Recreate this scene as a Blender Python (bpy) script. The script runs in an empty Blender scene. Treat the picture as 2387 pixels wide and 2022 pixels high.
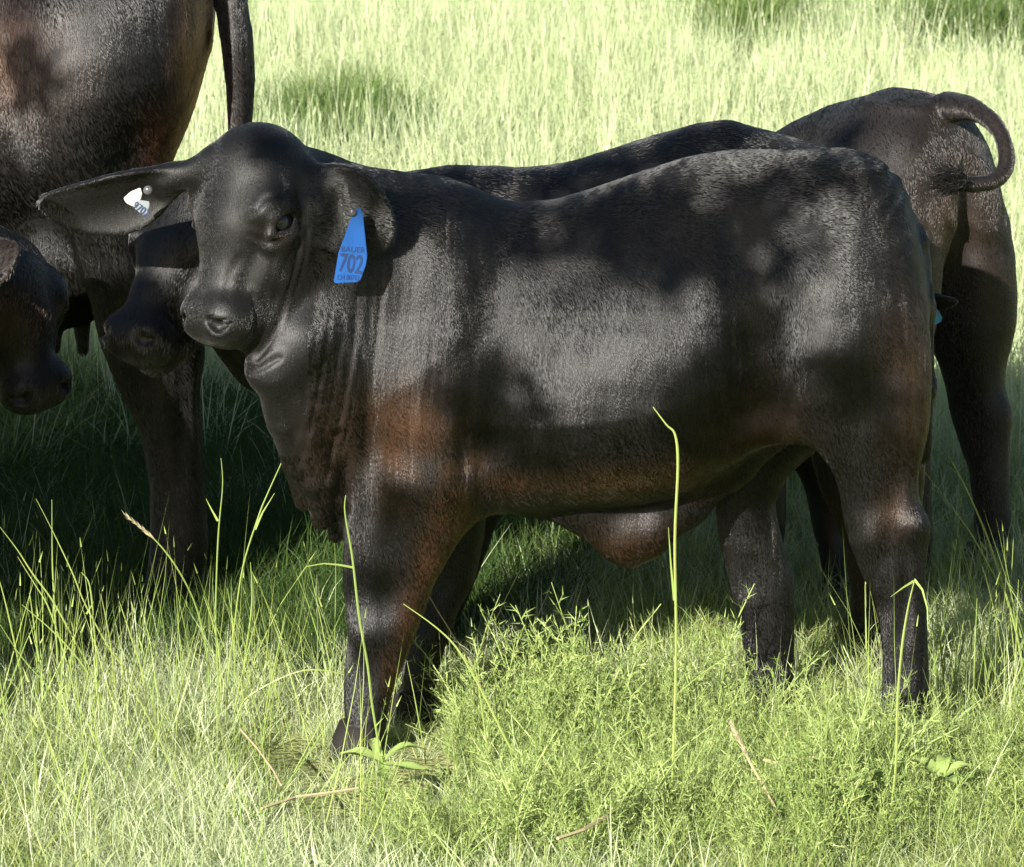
import bpy, bmesh, math, random
import numpy as np
from mathutils import Vector, Matrix

# ------------------------------------------------------------------ camera, sky, sun, exposure
SC = bpy.context.scene
COL = SC.collection
rad = math.radians
PITCH = rad(12.0); DIST = 9.0; ZC = 0.574; FPX = 11520.0     # focal length in photo pixels
CAM = np.array([0.0, -DIST*math.cos(PITCH), ZC + DIST*math.sin(PITCH)])
cam = bpy.data.cameras.new('camera'); cam_o = bpy.data.objects.new('camera', cam); COL.objects.link(cam_o)
cam_o.location = CAM; cam_o.rotation_euler = (math.pi/2 - PITCH, 0, 0)
cam.sensor_width = 36; cam.lens = FPX/2387*36; cam.clip_start = 0.1; cam.clip_end = 2000
cam.dof.use_dof = True; cam.dof.focus_distance = 8.9; cam.dof.aperture_fstop = 22
SC.camera = cam_o
SUN_AZ = rad(25); SUN_EL = rad(24)          # sun stands in front of the herd, to the left of the camera axis
sdir = Vector((-math.sin(SUN_AZ)*math.cos(SUN_EL), -math.cos(SUN_AZ)*math.cos(SUN_EL), math.sin(SUN_EL)))
W = bpy.data.worlds.new('World'); SC.world = W; W.use_nodes = True
nt = W.node_tree; sky = nt.nodes.new('ShaderNodeTexSky'); sky.sky_type = 'NISHITA'; sky.sun_disc = False
sky.sun_elevation = SUN_EL; sky.sun_rotation = math.atan2(sdir.x, sdir.y)
nt.links.new(sky.outputs[0], nt.nodes['Background'].inputs[0]); nt.nodes['Background'].inputs[1].default_value = 0.05
sl = bpy.data.lights.new('sun', 'SUN'); sl.energy = 5.0; sl.angle = rad(0.53); sl.color = (1.0, 0.96, 0.88)
so = bpy.data.objects.new('sun', sl); COL.objects.link(so); so.rotation_euler = sdir.to_track_quat('Z', 'Y').to_euler()
so.location = (-6, -6, 6)
SC.view_settings.view_transform = 'Standard'; SC.view_settings.look = 'None'
SC.view_settings.exposure = 1.47; SC.view_settings.gamma = 1.0; SC.view_settings.use_curve_mapping = False
SC.cycles.use_denoising = True; SC.cycles.denoiser = 'OPENIMAGEDENOISE'; SC.cycles.use_adaptive_sampling = True; SC.cycles.adaptive_threshold = .02
SC.cycles.max_bounces = 4; SC.cycles.diffuse_bounces = 2; SC.cycles.glossy_bounces = 2; SC.cycles.transmission_bounces = 3; SC.cycles.transparent_max_bounces = 6; SC.cycles.caustics_reflective = False; SC.cycles.caustics_refractive = False

FWD = np.array([0, math.cos(PITCH), -math.sin(PITCH)]); UP = np.array([0, math.sin(PITCH), math.cos(PITCH)])
def P(px, py, y=0.0):
    """point of the place that the photograph shows at (px, py), at depth y"""
    d = FWD + np.array([1., 0, 0])*(px-1193.5)/FPX + UP*(1011-py)/FPX
    t = (y - CAM[1])/d[1]
    return CAM + d*t
def G(px, py):
    d = FWD + np.array([1., 0, 0])*(px-1193.5)/FPX + UP*(1011-py)/FPX
    return CAM + d*(-CAM[2]/d[2])

def tag(o, label=None, cat=None, group=None, kind=None):
    for k, v in (('label', label), ('category', cat), ('group', group), ('kind', kind)):
        if v: o[k] = v
    return o
def empty(name, loc=(0, 0, 0), rz=0, sc=1):
    o = bpy.data.objects.new(name, None); COL.objects.link(o); o.location = loc; o.rotation_euler = (0, 0, rz); o.scale = (sc,)*3
    o.empty_display_size = .1
    return o
def mesh_obj(name, v, f, mat, parent=None, smooth=True):
    me = bpy.data.meshes.new(name); me.from_pydata([tuple(map(float, p)) for p in v], [], f); me.update()
    if smooth: me.polygons.foreach_set('use_smooth', np.ones(len(me.polygons), bool))
    if mat: me.materials.append(mat)
    o = bpy.data.objects.new(name, me); COL.objects.link(o)
    if parent: o.parent = parent
    return o

# ------------------------------------------------------------------ materials
def new_mat(name):
    m = bpy.data.materials.new(name); m.use_nodes = True
    n = m.node_tree.nodes; return m, n, m.node_tree.links, n['Principled BSDF']
def simple(name, col, rough=.5, spec=.5, **kw):
    m, n, l, b = new_mat(name); b.inputs['Base Color'].default_value = (*col, 1); b.inputs['Roughness'].default_value = rough
    b.inputs['Specular IOR Level'].default_value = spec
    for k, v in kw.items(): b.inputs[k.replace('_', ' ')].default_value = v
    return m
def coat_material(name, dark=(.0036, .0033, .0031), brown=(.05, .022, .010), rough=.50, spec=.30, grime=0.0):
    m, n, l, b = new_mat(name)
    at = n.new('ShaderNodeAttribute'); at.attribute_name = 'brown'
    tc = n.new('ShaderNodeTexCoord')
    nz = n.new('ShaderNodeTexNoise'); nz.inputs['Scale'].default_value = 16; nz.inputs['Detail'].default_value = 5
    l.new(tc.outputs['Object'], nz.inputs['Vector'])
    # uneven edges of the brown patches
    ad = n.new('ShaderNodeMath'); ad.operation = 'MULTIPLY_ADD'; ad.inputs[1].default_value = 1.1; ad.inputs[2].default_value = -.55
    l.new(nz.outputs['Fac'], ad.inputs[0])
    s = n.new('ShaderNodeMath'); s.operation = 'MULTIPLY_ADD'; l.new(ad.outputs[0], s.inputs[0]); l.new(at.outputs['Fac'], s.inputs[1]); l.new(at.outputs['Fac'], s.inputs[2])
    s.use_clamp = True
    mx = n.new('ShaderNodeMix'); mx.data_type = 'RGBA'; mx.inputs[6].default_value = (*dark, 1); mx.inputs[7].default_value = (*brown, 1)
    l.new(s.outputs[0], mx.inputs[0])
    l.new(mx.outputs[2], b.inputs['Base Color'])
    # short lying hair: fine streaks running down the body
    mp = n.new('ShaderNodeMapping'); mp.inputs['Scale'].default_value = (560, 560, 45); l.new(tc.outputs['Object'], mp.inputs[0])
    h = n.new('ShaderNodeTexNoise'); h.inputs['Scale'].default_value = 1; h.inputs['Detail'].default_value = 2; l.new(mp.outputs[0], h.inputs['Vector'])
    h2 = n.new('ShaderNodeTexNoise'); h2.inputs['Scale'].default_value = 34; h2.inputs['Detail'].default_value = 4; l.new(tc.outputs['Object'], h2.inputs['Vector'])
    bp = n.new('ShaderNodeBump'); bp.inputs['Strength'].default_value = .42; bp.inputs['Distance'].default_value = .0020; l.new(h.outputs['Fac'], bp.inputs['Height'])
    bp2 = n.new('ShaderNodeBump'); bp2.inputs['Strength'].default_value = .06; bp2.inputs['Distance'].default_value = .005
    l.new(h2.outputs['Fac'], bp2.inputs['Height']); l.new(bp2.outputs[0], bp.inputs['Normal'])
    l.new(bp.outputs[0], b.inputs['Normal'])
    wt = n.new('ShaderNodeAttribute'); wt.attribute_name = 'wet'
    rr = n.new('ShaderNodeMapRange'); rr.inputs['To Min'].default_value = rough; rr.inputs['To Max'].default_value = .24
    l.new(wt.outputs['Fac'], rr.inputs[0]); l.new(rr.outputs[0], b.inputs['Roughness'])
    sp = n.new('ShaderNodeMapRange'); sp.inputs['To Min'].default_value = spec; sp.inputs['To Max'].default_value = .5
    l.new(wt.outputs['Fac'], sp.inputs[0]); l.new(sp.outputs[0], b.inputs['Specular IOR Level'])
    b.inputs['Sheen Weight'].default_value = .06; b.inputs['Sheen Roughness'].default_value = .4; b.inputs['Sheen Tint'].default_value = (.9, .85, .78, 1)
    return m
M_COAT = coat_material('black_coat')
M_COW = coat_material('cow_coat', brown=(.15, .055, .02), dark=(.0060, .0054, .0050), rough=.5, spec=.34)
M_BROWN = coat_material('dusty_dark_brown_coat', dark=(.0075, .0062, .0055), rough=.5, spec=.34)
M_EYE = simple('eye_gloss', (.006, .006, .01), .08, .6)
M_HOOF = simple('hoof_horn', (.015, .013, .011), .75, .2)
M_TAGB = simple('blue_tag_plastic', (.002, .060, .235), .4, .4)
M_TAGC = simple('cyan_tag_plastic', (.03, .25, .38), .4, .5)
M_INK = simple('tag_ink', (.004, .022, .085), .6, .3)
M_PALE = simple('pale_tag_plastic', (.6, .56, .45), .3, .5)
M_GREYT = simple('grey_tag_plastic', (.16, .18, .19), .4, .5)
M_STUD = simple('tag_stud', (.06, .06, .065), .2, .5)
M_WET = None

# ------------------------------------------------------------------ implicit-surface kit
def axis(*segs):
    out = []
    for lo, hi, st in segs:
        n = max(1, int(round((hi-lo)/st))); out.append(np.linspace(lo, hi, n, endpoint=False))
    return np.concatenate(out + [[segs[-1][1]]]).astype(np.float32)
class Field:
    def __init__(s, X, Y, Z):
        s.ax = (X, Y, Z); s.V = np.full((len(X), len(Y), len(Z)), .12, np.float32)
    def sub(s, lo, hi):
        sl, g = [], []
        for i in range(3):
            a = s.ax[i]; i0 = int(np.searchsorted(a, lo[i])); i1 = int(np.searchsorted(a, hi[i]))
            if i1 <= i0: return None, None
            sl.append(slice(i0, i1)); sh = [1, 1, 1]; sh[i] = -1; g.append(a[i0:i1].reshape(sh))
        return tuple(sl), g
    def add(s, fn, lo, hi, k=.03, op='u'):
        lo = np.array(lo)-k-.03; hi = np.array(hi)+k+.03
        sl, g = s.sub(lo, hi)
        if sl is None: return
        d = np.broadcast_to(fn(*g), s.V[sl].shape).astype(np.float32); v = s.V[sl]
        if op == 'u':
            h = np.clip(.5+.5*(v-d)/k, 0, 1); s.V[sl] = v*(1-h)+d*h-k*h*(1-h)
        elif op == 's':       # smooth subtraction
            h = np.clip(.5-.5*(v+d)/k, 0, 1); s.V[sl] = v*(1-h)-d*h+k*h*(1-h)
    def bump(s, c, r, amp):
        """amp>0 swells, amp<0 hollows; c centre, r radii (m)"""
        r = np.array(r)*np.ones(3); sl, g = s.sub(np.array(c)-2.4*r, np.array(c)+2.4*r)
        if sl is None: return
        q = sum(((g[i]-c[i])/r[i])**2 for i in range(3)); s.V[sl] -= (amp*np.exp(-q)).astype(np.float32)
    def cone(s, a, b, ra, rb, k=.03, sc=(1, 1, 1), op='u', fr=None):
        a = np.array(a, float); b = np.array(b, float); sc = np.array(sc, float)
        if fr is None: R = np.eye(3); O = np.zeros(3)
        else: R, O = fr            # rows = frame axes
        wa, wb = O + a@R, O + b@R
        rm = max(ra, rb)*max(sc); lo = np.minimum(wa, wb)-rm; hi = np.maximum(wa, wb)+rm
        A = a/sc; B = b/sc; D = B-A; L2 = max(D@D, 1e-12)
        def fn(x, y, z):
            X, Y, Z = x-O[0], y-O[1], z-O[2]
            q = [(R[i, 0]*X+R[i, 1]*Y+R[i, 2]*Z)/sc[i]-A[i] for i in range(3)]
            t = np.clip((q[0]*D[0]+q[1]*D[1]+q[2]*D[2])/L2, 0, 1)
            d = np.sqrt(sum((q[i]-t*D[i])**2 for i in range(3)))-(ra+t*(rb-ra))
            return d*min(sc)
        s.add(fn, lo, hi, k, op)
    def ell(s, c, r, k=.03, op='u', fr=None):
        rm = min(r); s.cone(c, c, rm, rm, k, np.array(r)/rm, op, fr)
    def chain(s, pts, k=.03, sc=(1, 1, 1)):
        for (a, ra), (b, rb) in zip(pts[:-1], pts[1:]): s.cone(a, b, ra, rb, k, sc)
    def tail(s, pts, k=.012):
        A = np.array([np.append(p, r) for p, r in pts]); n = len(A); Q = []
        for i in range(n-1):
            p0, p1, p2, p3 = A[max(i-1, 0)], A[i], A[i+1], A[min(i+2, n-1)]
            for f in np.linspace(0, 1, 6, endpoint=False): Q.append(.5*((2*p1)+(-p0+p2)*f+(2*p0-5*p1+4*p2-p3)*f*f+(-p0+3*p1-3*p2+p3)*f**3))
        Q.append(A[-1]); s.chain([(q[:3], q[3]) for q in Q], k)
    def loft(s, ax, tab, k=.03, p=2.0, top=0.0):
        """tab rows: t, c1, h1, c2, h2 (centre/half-size on the two other axes); ax: 0 along x, 2 along z"""
        tab = np.array(sorted(tab)); t = s.ax[ax]
        tt = np.linspace(tab[0, 0], tab[-1, 0], 260); ker = np.hanning(15); ker /= ker.sum()
        cols = []
        for j in range(1, 5):
            c = np.interp(tt, tab[:, 0], tab[:, j]); c2 = np.convolve(np.pad(c, 7, mode='edge'), ker, 'valid'); cols.append(c2)
        oth = [i for i in range(3) if i != ax]
        lo = [0]*3; hi = [0]*3; lo[ax] = tab[0, 0]; hi[ax] = tab[-1, 0]
        for j, o in enumerate(oth):
            lo[o] = (cols[2*j]-cols[2*j+1]).min(); hi[o] = (cols[2*j]+cols[2*j+1]).max()
        def fn(x, y, z):
            g = (x, y, z); T = g[ax]; f = T.ravel(); I = [np.interp(f, tt, c).reshape(T.shape) for c in cols]
            h1 = np.maximum(I[1], 1e-3); h2 = np.maximum(I[3], 1e-3)
            a = (g[oth[0]]-I[0])/h1; b = (g[oth[1]]-I[2])/h2
            if top: a = a/(1-top*np.clip(b, -.3, 1))
            d = ((np.abs(a)**p+np.abs(b)**p)**(1/p)-1)*np.minimum(h1, h2)
            return np.maximum(d, np.maximum(tt[0]-T, T-tt[-1]))
        s.add(fn, lo, hi, k)
    def nets(s):
        V = s.V; n = V < 0; X, Y, Z = s.ax
        c = np.zeros(tuple(d-1 for d in V.shape), np.uint8)
        for i in (0, 1):
            for j in (0, 1):
                for k in (0, 1):
                    c += n[i:n.shape[0]-1+i, j:n.shape[1]-1+j, k:n.shape[2]-1+k]
        act = (c > 0) & (c < 8); I = np.argwhere(act); idx = np.full(c.shape, -1, np.int64); idx[act] = np.arange(len(I))
        pos = np.zeros((len(I), 3)); cnt = np.zeros(len(I))
        cor = [(i, j, k) for i in (0, 1) for j in (0, 1) for k in (0, 1)]
        for a in cor:
            for ax in range(3):
                if a[ax]: continue
                b = list(a); b[ax] = 1
                ia = I+np.array(a); ib = I+np.array(b)
                va = V[ia[:, 0], ia[:, 1], ia[:, 2]]; vb = V[ib[:, 0], ib[:, 1], ib[:, 2]]
                m = (va < 0) != (vb < 0); t = np.where(m, va/np.where(m, va-vb, 1), 0)
                pa = np.stack([X[ia[:, 0]], Y[ia[:, 1]], Z[ia[:, 2]]], 1); pb = np.stack([X[ib[:, 0]], Y[ib[:, 1]], Z[ib[:, 2]]], 1)
                pos[m] += (pa+(pb-pa)*t[:, None])[m]; cnt[m] += 1
        pos /= cnt[:, None]
        F = []
        for ax in range(3):
            o = [i for i in range(3) if i != ax]
            sl0 = [slice(None)]*3; sl1 = [slice(None)]*3; sl0[ax] = slice(0, -1); sl1[ax] = slice(1, None)
            a = n[tuple(sl0)]; b = n[tuple(sl1)]; E = np.argwhere(a != b)
            E = E[(E[:, o[0]] > 0) & (E[:, o[1]] > 0) & (E[:, o[0]] < V.shape[o[0]]-1) & (E[:, o[1]] < V.shape[o[1]]-1)]
            inside = n[E[:, 0], E[:, 1], E[:, 2]]
            q = []
            for d0, d1 in ((0, 0), (1, 0), (1, 1), (0, 1)):
                e = E.copy(); e[:, o[0]] -= d0; e[:, o[1]] -= d1; q.append(idx[e[:, 0], e[:, 1], e[:, 2]])
            q = np.stack(q, 1); flip = inside if ax != 1 else ~inside
            q[~flip] = q[~flip][:, ::-1]
            F.append(q)
        F = np.concatenate(F); F = F[(F >= 0).all(1)]
        return pos, F
def smooth_mesh(v, F, it=2, lam=.5):
    e = np.concatenate([F[:, [0, 1]], F[:, [1, 2]], F[:, [2, 3]], F[:, [3, 0]]]); e = np.concatenate([e, e[:, ::-1]])
    deg = np.bincount(e[:, 0], minlength=len(v))
    for i in range(it):
        for w in (lam, -lam*.98):
            s = np.stack([np.bincount(e[:, 0], v[e[:, 1], j], len(v)) for j in range(3)], 1)/deg[:, None]
            v = v+w*(s-v)
    return v
def normals(v, F):
    a = np.cross(v[F[:, 2]]-v[F[:, 0]], v[F[:, 3]]-v[F[:, 1]]); nn = np.zeros_like(v)
    for j in range(4):
        for k in range(3): nn[:, k] += np.bincount(F[:, j], a[:, k], len(v))
    return nn/np.maximum(np.linalg.norm(nn, axis=1), 1e-12)[:, None]
def unit(a): a = np.array(a, float); return a/np.linalg.norm(a)
def frame(f, u):
    f = unit(f); u = np.array(u, float); u = unit(u-(u@f)*f); l = np.cross(u, f); return np.stack([l, u, f])

# ------------------------------------------------------------------ cattle anatomy
def head(F, O, f, u, hs=1.0, eyes=None, ls=1.0):
    """head in its own frame: l to the animal's left, u out of the face, f from poll to muzzle"""
    R = frame(f, u); fr = (R, np.array(O, float)); A3 = np.array((1, 1, ls))
    def c(a, b, ra, rb, k=.02, sc=(1, 1, 1), op='u'):
        F.cone(np.array(a)*hs*A3, np.array(b)*hs*A3, ra*hs, rb*hs, k*hs, sc, op, fr)
    def e(a, r, k=.02, op='u'): F.ell(np.array(a)*hs*A3, np.array(r)*hs, k*hs, op, fr)
    e((0, -.082, .075), (.078, .076, .080), .04)
    c((0, -.058, .055), (0, -.054, .17), .056, .056, .03, (1.25, 1, 1))          # forehead
    c((0, -.062, .17), (0, -.052, .335), .056, .038, .03, (1.12, 1, 1))         # nose bridge
    for s in (1, -1):
        c((.050*s, -.135, .12), (.038*s, -.108, .25), .054, .040, .03)           # cheek
        c((.045*s, -.185, .12), (.026*s, -.125, .33), .042, .024, .025)         # jaw
        e((.068*s, -.048, .135), (.034, .030, .040), .022)                      # brow
        e((.028*s, -.042, .366), (.033, .032, .034), .016)                      # nostril pad
        c((.080*s, -.078, .185), (.047*s, -.078, .29), .018, .014, .018)        # cheekbone ridge
    e((0, -.066, .362), (.059, .052, .048), .025)                               # upper lip
    c((0, -.140, .26), (0, -.112, .385), .034, .027, .010, (1.3, 1, 1))         # chin
    # mouth line
    F.cone(np.array((-.045, -.102, .36))*hs*A3, np.array((.045, -.102, .36))*hs*A3, .0022*hs, .0022*hs, .006*hs, (1, 1, 4), 's', fr)
    e((0, -.112, .315), (.044, .030, .045), .03)
    for s in (1, -1):
        c((.032*s, -.012, .378), (.042*s, -.022, .386), .007, .010, .004, (1, 1, 1), 's'); c((.042*s, -.022, .386), (.054*s, -.036, .372), .010, .005, .004, (1, 1, 1), 's')     # nostril, comma-shaped
        C = np.array((.088*s, -.066, .158))*hs*A3; e1 = unit((0, .80, .60)); e2 = unit((0, .60, -.80)); ly = np.array((s, 0, 0.))
        fe = (np.stack([R.T@ly, R.T@e1, R.T@e2]), np.array(O)+C@R)
        F.ell(np.zeros(3), np.array((.016, .029, .020))*hs, .005*hs, 's', fe)   # eye socket
        q = lambda a, b, c0: np.array((a, b, c0))*hs
        for pts, r0 in (([q(.004, .030, -.006), q(.009, .016, .0155), q(.010, -.010, .018), q(-.002, -.031, .006)], .0068), ([q(.004, .030, -.006), q(.005, .012, -.018), q(.003, -.014, -.017), q(-.002, -.031, .006)], .0054)):
            for A0, B0 in zip(pts[:-1], pts[1:]): F.cone(A0, B0, r0*hs, r0*hs, .006*hs, (1, 1, 1), 'u', fe)     # eyelids
        F.cone(q(-.004, .024, .028), q(.0, -.02, .034), .007*hs, .008*hs, .02*hs, (1, 1, 1), 'u', fe)            # fold above the eye
        F.cone(q(-.006, .030, -.026), q(-.006, -.02, -.030), .008*hs, .008*hs, .012*hs, (1, 1, 1), 'u', fe)     # fold below the eye
        if eyes is not None: eyes.append(np.array(O)+(np.array((.0775*s, -.066, .158))*hs*A3)@R)
    return R
def ear(F, base, tip, normal, wid=.056, th=.0055, cup=.035, bend=.02, k=.012, root=.022, skull=None):
    base = np.array(base, float); tip = np.array(tip, float); L = np.linalg.norm(tip-base)/2; a = unit(tip-base)
    nrm = np.array(normal, float); nrm = unit(nrm-(nrm@a)*a); b = np.cross(a, nrm); C = (base+tip)/2
    def fn(x, y, z):
        X, Y, Z = x-C[0], y-C[1], z-C[2]
        s = (a[0]*X+a[1]*Y+a[2]*Z)/L; t = b[0]*X+b[1]*Y+b[2]*Z; n = nrm[0]*X+nrm[1]*Y+nrm[2]*Z
        w = wid*(1.0-.22*s)*np.where(s < 0, 1-.45*s*s, 1)
        tt = t/w; h = cup*tt*tt*(1-.45*s)-bend*s*s
        leaf = (np.sqrt(np.abs(s)**2.3+tt*tt)-1)*wid*.8
        d1 = (np.abs(n-h)-th*(1.35-.45*s))*.8; rr = .0035; d1 = d1+rr; leaf = leaf+rr
        return np.minimum(np.maximum(d1, leaf), 0)+np.sqrt(np.maximum(d1, 0)**2+np.maximum(leaf, 0)**2)-rr
    r = L+wid+cup
    F.add(fn, C-r, C+r, k)
    if skull is not None: F.cone(skull, base+a*.03-nrm*.008, root*1.25, root*.8, .03)

# traced side profile of the standing calf (photo pixels on its own mid-plane)
TORSO = [(800, 650, 900, .06), (845, 545, 1090, .125), (900, 470, 1190, .16), (1000, 455, 1208, .185), (1100, 464, 1200, .20), (1206, 475, 1186, .212),
         (1300, 467, 1176, .225), (1400, 436, 1172, .235), (1500, 401, 1168, .237), (1600, 369, 1145, .228), (1700, 351, 1092, .208),
         (1800, 351, 1020, .198), (1900, 354, 965, .200), (2000, 368, 930, .188), (2060, 401, 895, .165), (2108, 460, 850, .130), (2138, 545, 790, .085), (2158, 625, 730, .03)]
HIND = [(400, 1930, 2040, .05, .03), (470, 1900, 2085, .065, .055), (560, 1872, 2120, .085, .078), (700, 1850, 2158, .105, .10), (800, 1842, 2168, .118, .103), (900, 1838, 2170, .127, .098), (990, 1852, 2166, .13, .088), (1050, 1908, 2152, .132, .076),
        (1105, 1945, 2140, .133, .064), (1160, 1960, 2140, .133, .052), (1216, 1967, 2162, .133, .045), (1270, 1982, 2162, .133, .041), (1334, 2008, 2156, .133, .037),
        (1400, 2040, 2158, .133, .034), (1512, 2058, 2162, .133, .032), (1610, 2058, 2166, .133, .037), (1660, 2052, 2162, .133, .037), (1700, 2045, 2160, .133, .040), (1752, 2030, 2156, .133, .044)]
FORE = [(820, 870, 1085, .10, .06), (950, 850, 1092, .115, .07), (1100, 822, 1096, .122, .074), (1220, 803, 1085, .122, .066), (1300, 801, 1046, .12, .057), (1360, 800, 1012, .12, .05),
        (1424, 809, 990, .12, .046), (1480, 814, 966, .12, .045), (1534, 806, 946, .12, .040), (1580, 802, 926, .12, .036), (1640, 802, 907, .12, .034),
        (1690, 808, 900, .12, .037), (1720, 798, 896, .12, .038), (1756, 782, 890, .12, .043)]
FORE_FAR = [(950, 900, 1120, .105, .07), (1100, 960, 1140, .118, .07), (1240, 1000, 1130, .12, .06), (1350, 1000, 1108, .12, .048), (1430, 975, 1065, .12, .045), (1500, 950, 1040, .12, .041),
            (1570, 937, 1020, .12, .036), (1620, 938, 1014, .12, .036), (1650, 930, 1016, .12, .039), (1690, 916, 1012, .12, .043)]
HIND_FAR = [(520, 1930, 2060, .07, .05), (700, 1850, 2120, .10, .09), (880, 1780, 2080, .12, .09), (1000, 1705, 1960, .128, .085), (1100, 1672, 1840, .13, .07), (1170, 1668, 1806, .13, .058), (1227, 1673, 1815, .13, .05),
            (1290, 1684, 1832, .13, .046), (1349, 1698, 1852, .13, .042), (1390, 1706, 1850, .13, .04), (1461, 1726, 1850, .13, .036), (1540, 1738, 1850, .13, .034), (1610, 1738, 1856, .13, .038), (1640, 1726, 1858, .13, .04), (1688, 1708, 1852, .13, .044)]
def leg_rows(tab, side, dx=0):
    rows = []
    for py, xl, xr, yc, b in tab:
        y = yc*side; a = P(xl+dx, py, y); c = P(xr+dx, py, y); rows.append((a[2], (a[0]+c[0])/2, (c[0]-a[0])/2, y, b))
    return rows
def torso_rows(tab, fat=1.0):
    rows = []
    for px, t, b, w in tab:
        a = P(px, t); c = P(px, b); rows.append((a[0], 0.0, w*fat, (a[2]+c[2])/2, (a[2]-c[2])/2))
    return rows
def common(F, fat=1.0, fore=(FORE, FORE), hind=(HIND, HIND), torso=TORSO, dx=(0, 0, 0, 0)):
    F.loft(0, torso_rows(torso, fat), .03, 2.15, .26)
    for s, tabs, d in ((-1, (fore[0], hind[0]), dx[:2]), (1, (fore[1], hind[1]), dx[2:])):
        F.loft(2, leg_rows(tabs[0], s, d[0]), .055, 2.2); F.loft(2, leg_rows(tabs[1], s, d[1]), .07, 2.2)
def muscles(F, sides=(-1, 1)):
    for s in sides:
        b = lambda px, py, y, r, a: F.bump(P(px, py, y*s), r, a*2.0)
        b(985, 930, .19, (.10, .07, .14), .018)        # shoulder
        b(1035, 640, .15, (.07, .08, .15), .012)       # shoulder blade
        b(1185, 930, .21, (.065, .07, .15), -.018)     # hollow behind the shoulder
        b(1010, 1130, .19, (.07, .05, .055), .012)     # elbow muscle
        b(1440, 800, .24, (.20, .08, .20), .008)       # barrel
        b(1770, 830, .20, (.055, .08, .15), -.026)     # flank hollow
        b(1735, 560, .18, (.06, .08, .075), -.012)     # hollow before the hip bone
        b(1810, 470, .17, (.05, .06, .05), .008)       # hip bone
        b(1950, 700, .20, (.11, .08, .14), .014)       # thigh
        b(1905, 880, .20, (.06, .06, .08), .010)       # stifle
        b(2040, 900, .20, (.045, .05, .09), -.010)     # groove in the thigh
        b(2060, 1060, .17, (.03, .05, .07), -.008)
        b(2090, 540, .13, (.05, .05, .08), .005)       # pin bone
        b(2088, 1130, .18, (.026, .04, .05), -.007); b(2135, 1235, .17, (.03, .04, .03), .005); b(2030, 1250, .17, (.02, .04, .04), .004)     # hock
        b(860, 1470, .165, (.05, .04, .04), .005); b(905, 1395, .165, (.03, .04, .05), -.004); b(850, 1570, .155, (.03, .03, .05), -.004)      # knee
        b(2110, 1400, .165, (.012, .03, .09), -.004); b(860, 1000, .19, (.018, .06, .11), -.008); b(1085, 1015, .2, (.015, .05, .07), -.007)
        b(1120, 1050, .17, (.03, .06, .07), -.010)
def finish(F, name, mat, parent, browns=(), disp=None, it=2, hair=None, wet=()):
    v, q = F.nets(); v = smooth_mesh(v, q, it)
    if disp is not None:
        n = normals(v, q); v = v+n*disp(v, n)[:, None]
    br = np.zeros(len(v))
    for c, r, a in browns:
        r = np.array(r)*np.ones(3); br = np.maximum(br, .72*a*np.exp(-(((v-np.array(c))/r)**2).sum(1)))
    me = bpy.data.meshes.new(name); me.vertices.add(len(v)); me.vertices.foreach_set('co', v.astype(np.float32).ravel())
    me.loops.add(q.size); me.loops.foreach_set('vertex_index', q.astype(np.int32).ravel())
    me.polygons.add(len(q)); me.polygons.foreach_set('loop_start', np.arange(0, q.size, 4, dtype=np.int32)); me.polygons.foreach_set('use_smooth', np.ones(len(q), bool))
    me.update(calc_edges=True); me.validate()
    at = me.attributes.new('brown', 'FLOAT', 'POINT'); at.data.foreach_set('value', br.astype(np.float32))
    wv = np.zeros(len(v))
    for c, r in wet: wv = np.maximum(wv, np.clip(1.6*np.exp(-(((v-np.array(c))/r)**2).sum(1))-.3, 0, 1))
    at = me.attributes.new('wet', 'FLOAT', 'POINT'); at.data.foreach_set('value', wv.astype(np.float32))
    me.materials.append(mat)
    o = bpy.data.objects.new(name, me); COL.objects.link(o); o.parent = parent
    if hair: fur(o, v, q, normals(v, q), br, **hair)
    return o
def hair_material(name, dark, brown, rough=.20):
    m = bpy.data.materials.new(name); m.use_nodes = True; n = m.node_tree.nodes; l = m.node_tree.links; n.clear()
    o = n.new('ShaderNodeOutputMaterial'); h = n.new('ShaderNodeBsdfHairPrincipled'); h.parametrization = 'COLOR'
    at = n.new('ShaderNodeAttribute'); at.attribute_name = 'brown'
    mx = n.new('ShaderNodeMix'); mx.data_type = 'RGBA'; mx.inputs[6].default_value = (*dark, 1); mx.inputs[7].default_value = (*brown, 1)
    l.new(at.outputs['Fac'], mx.inputs[0]); l.new(mx.outputs[2], h.inputs['Color'])
    h.inputs['Roughness'].default_value = rough; h.inputs['Radial Roughness'].default_value = .45; h.inputs['IOR'].default_value = 1.53
    l.new(h.outputs[0], o.inputs[0]); return m
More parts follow.
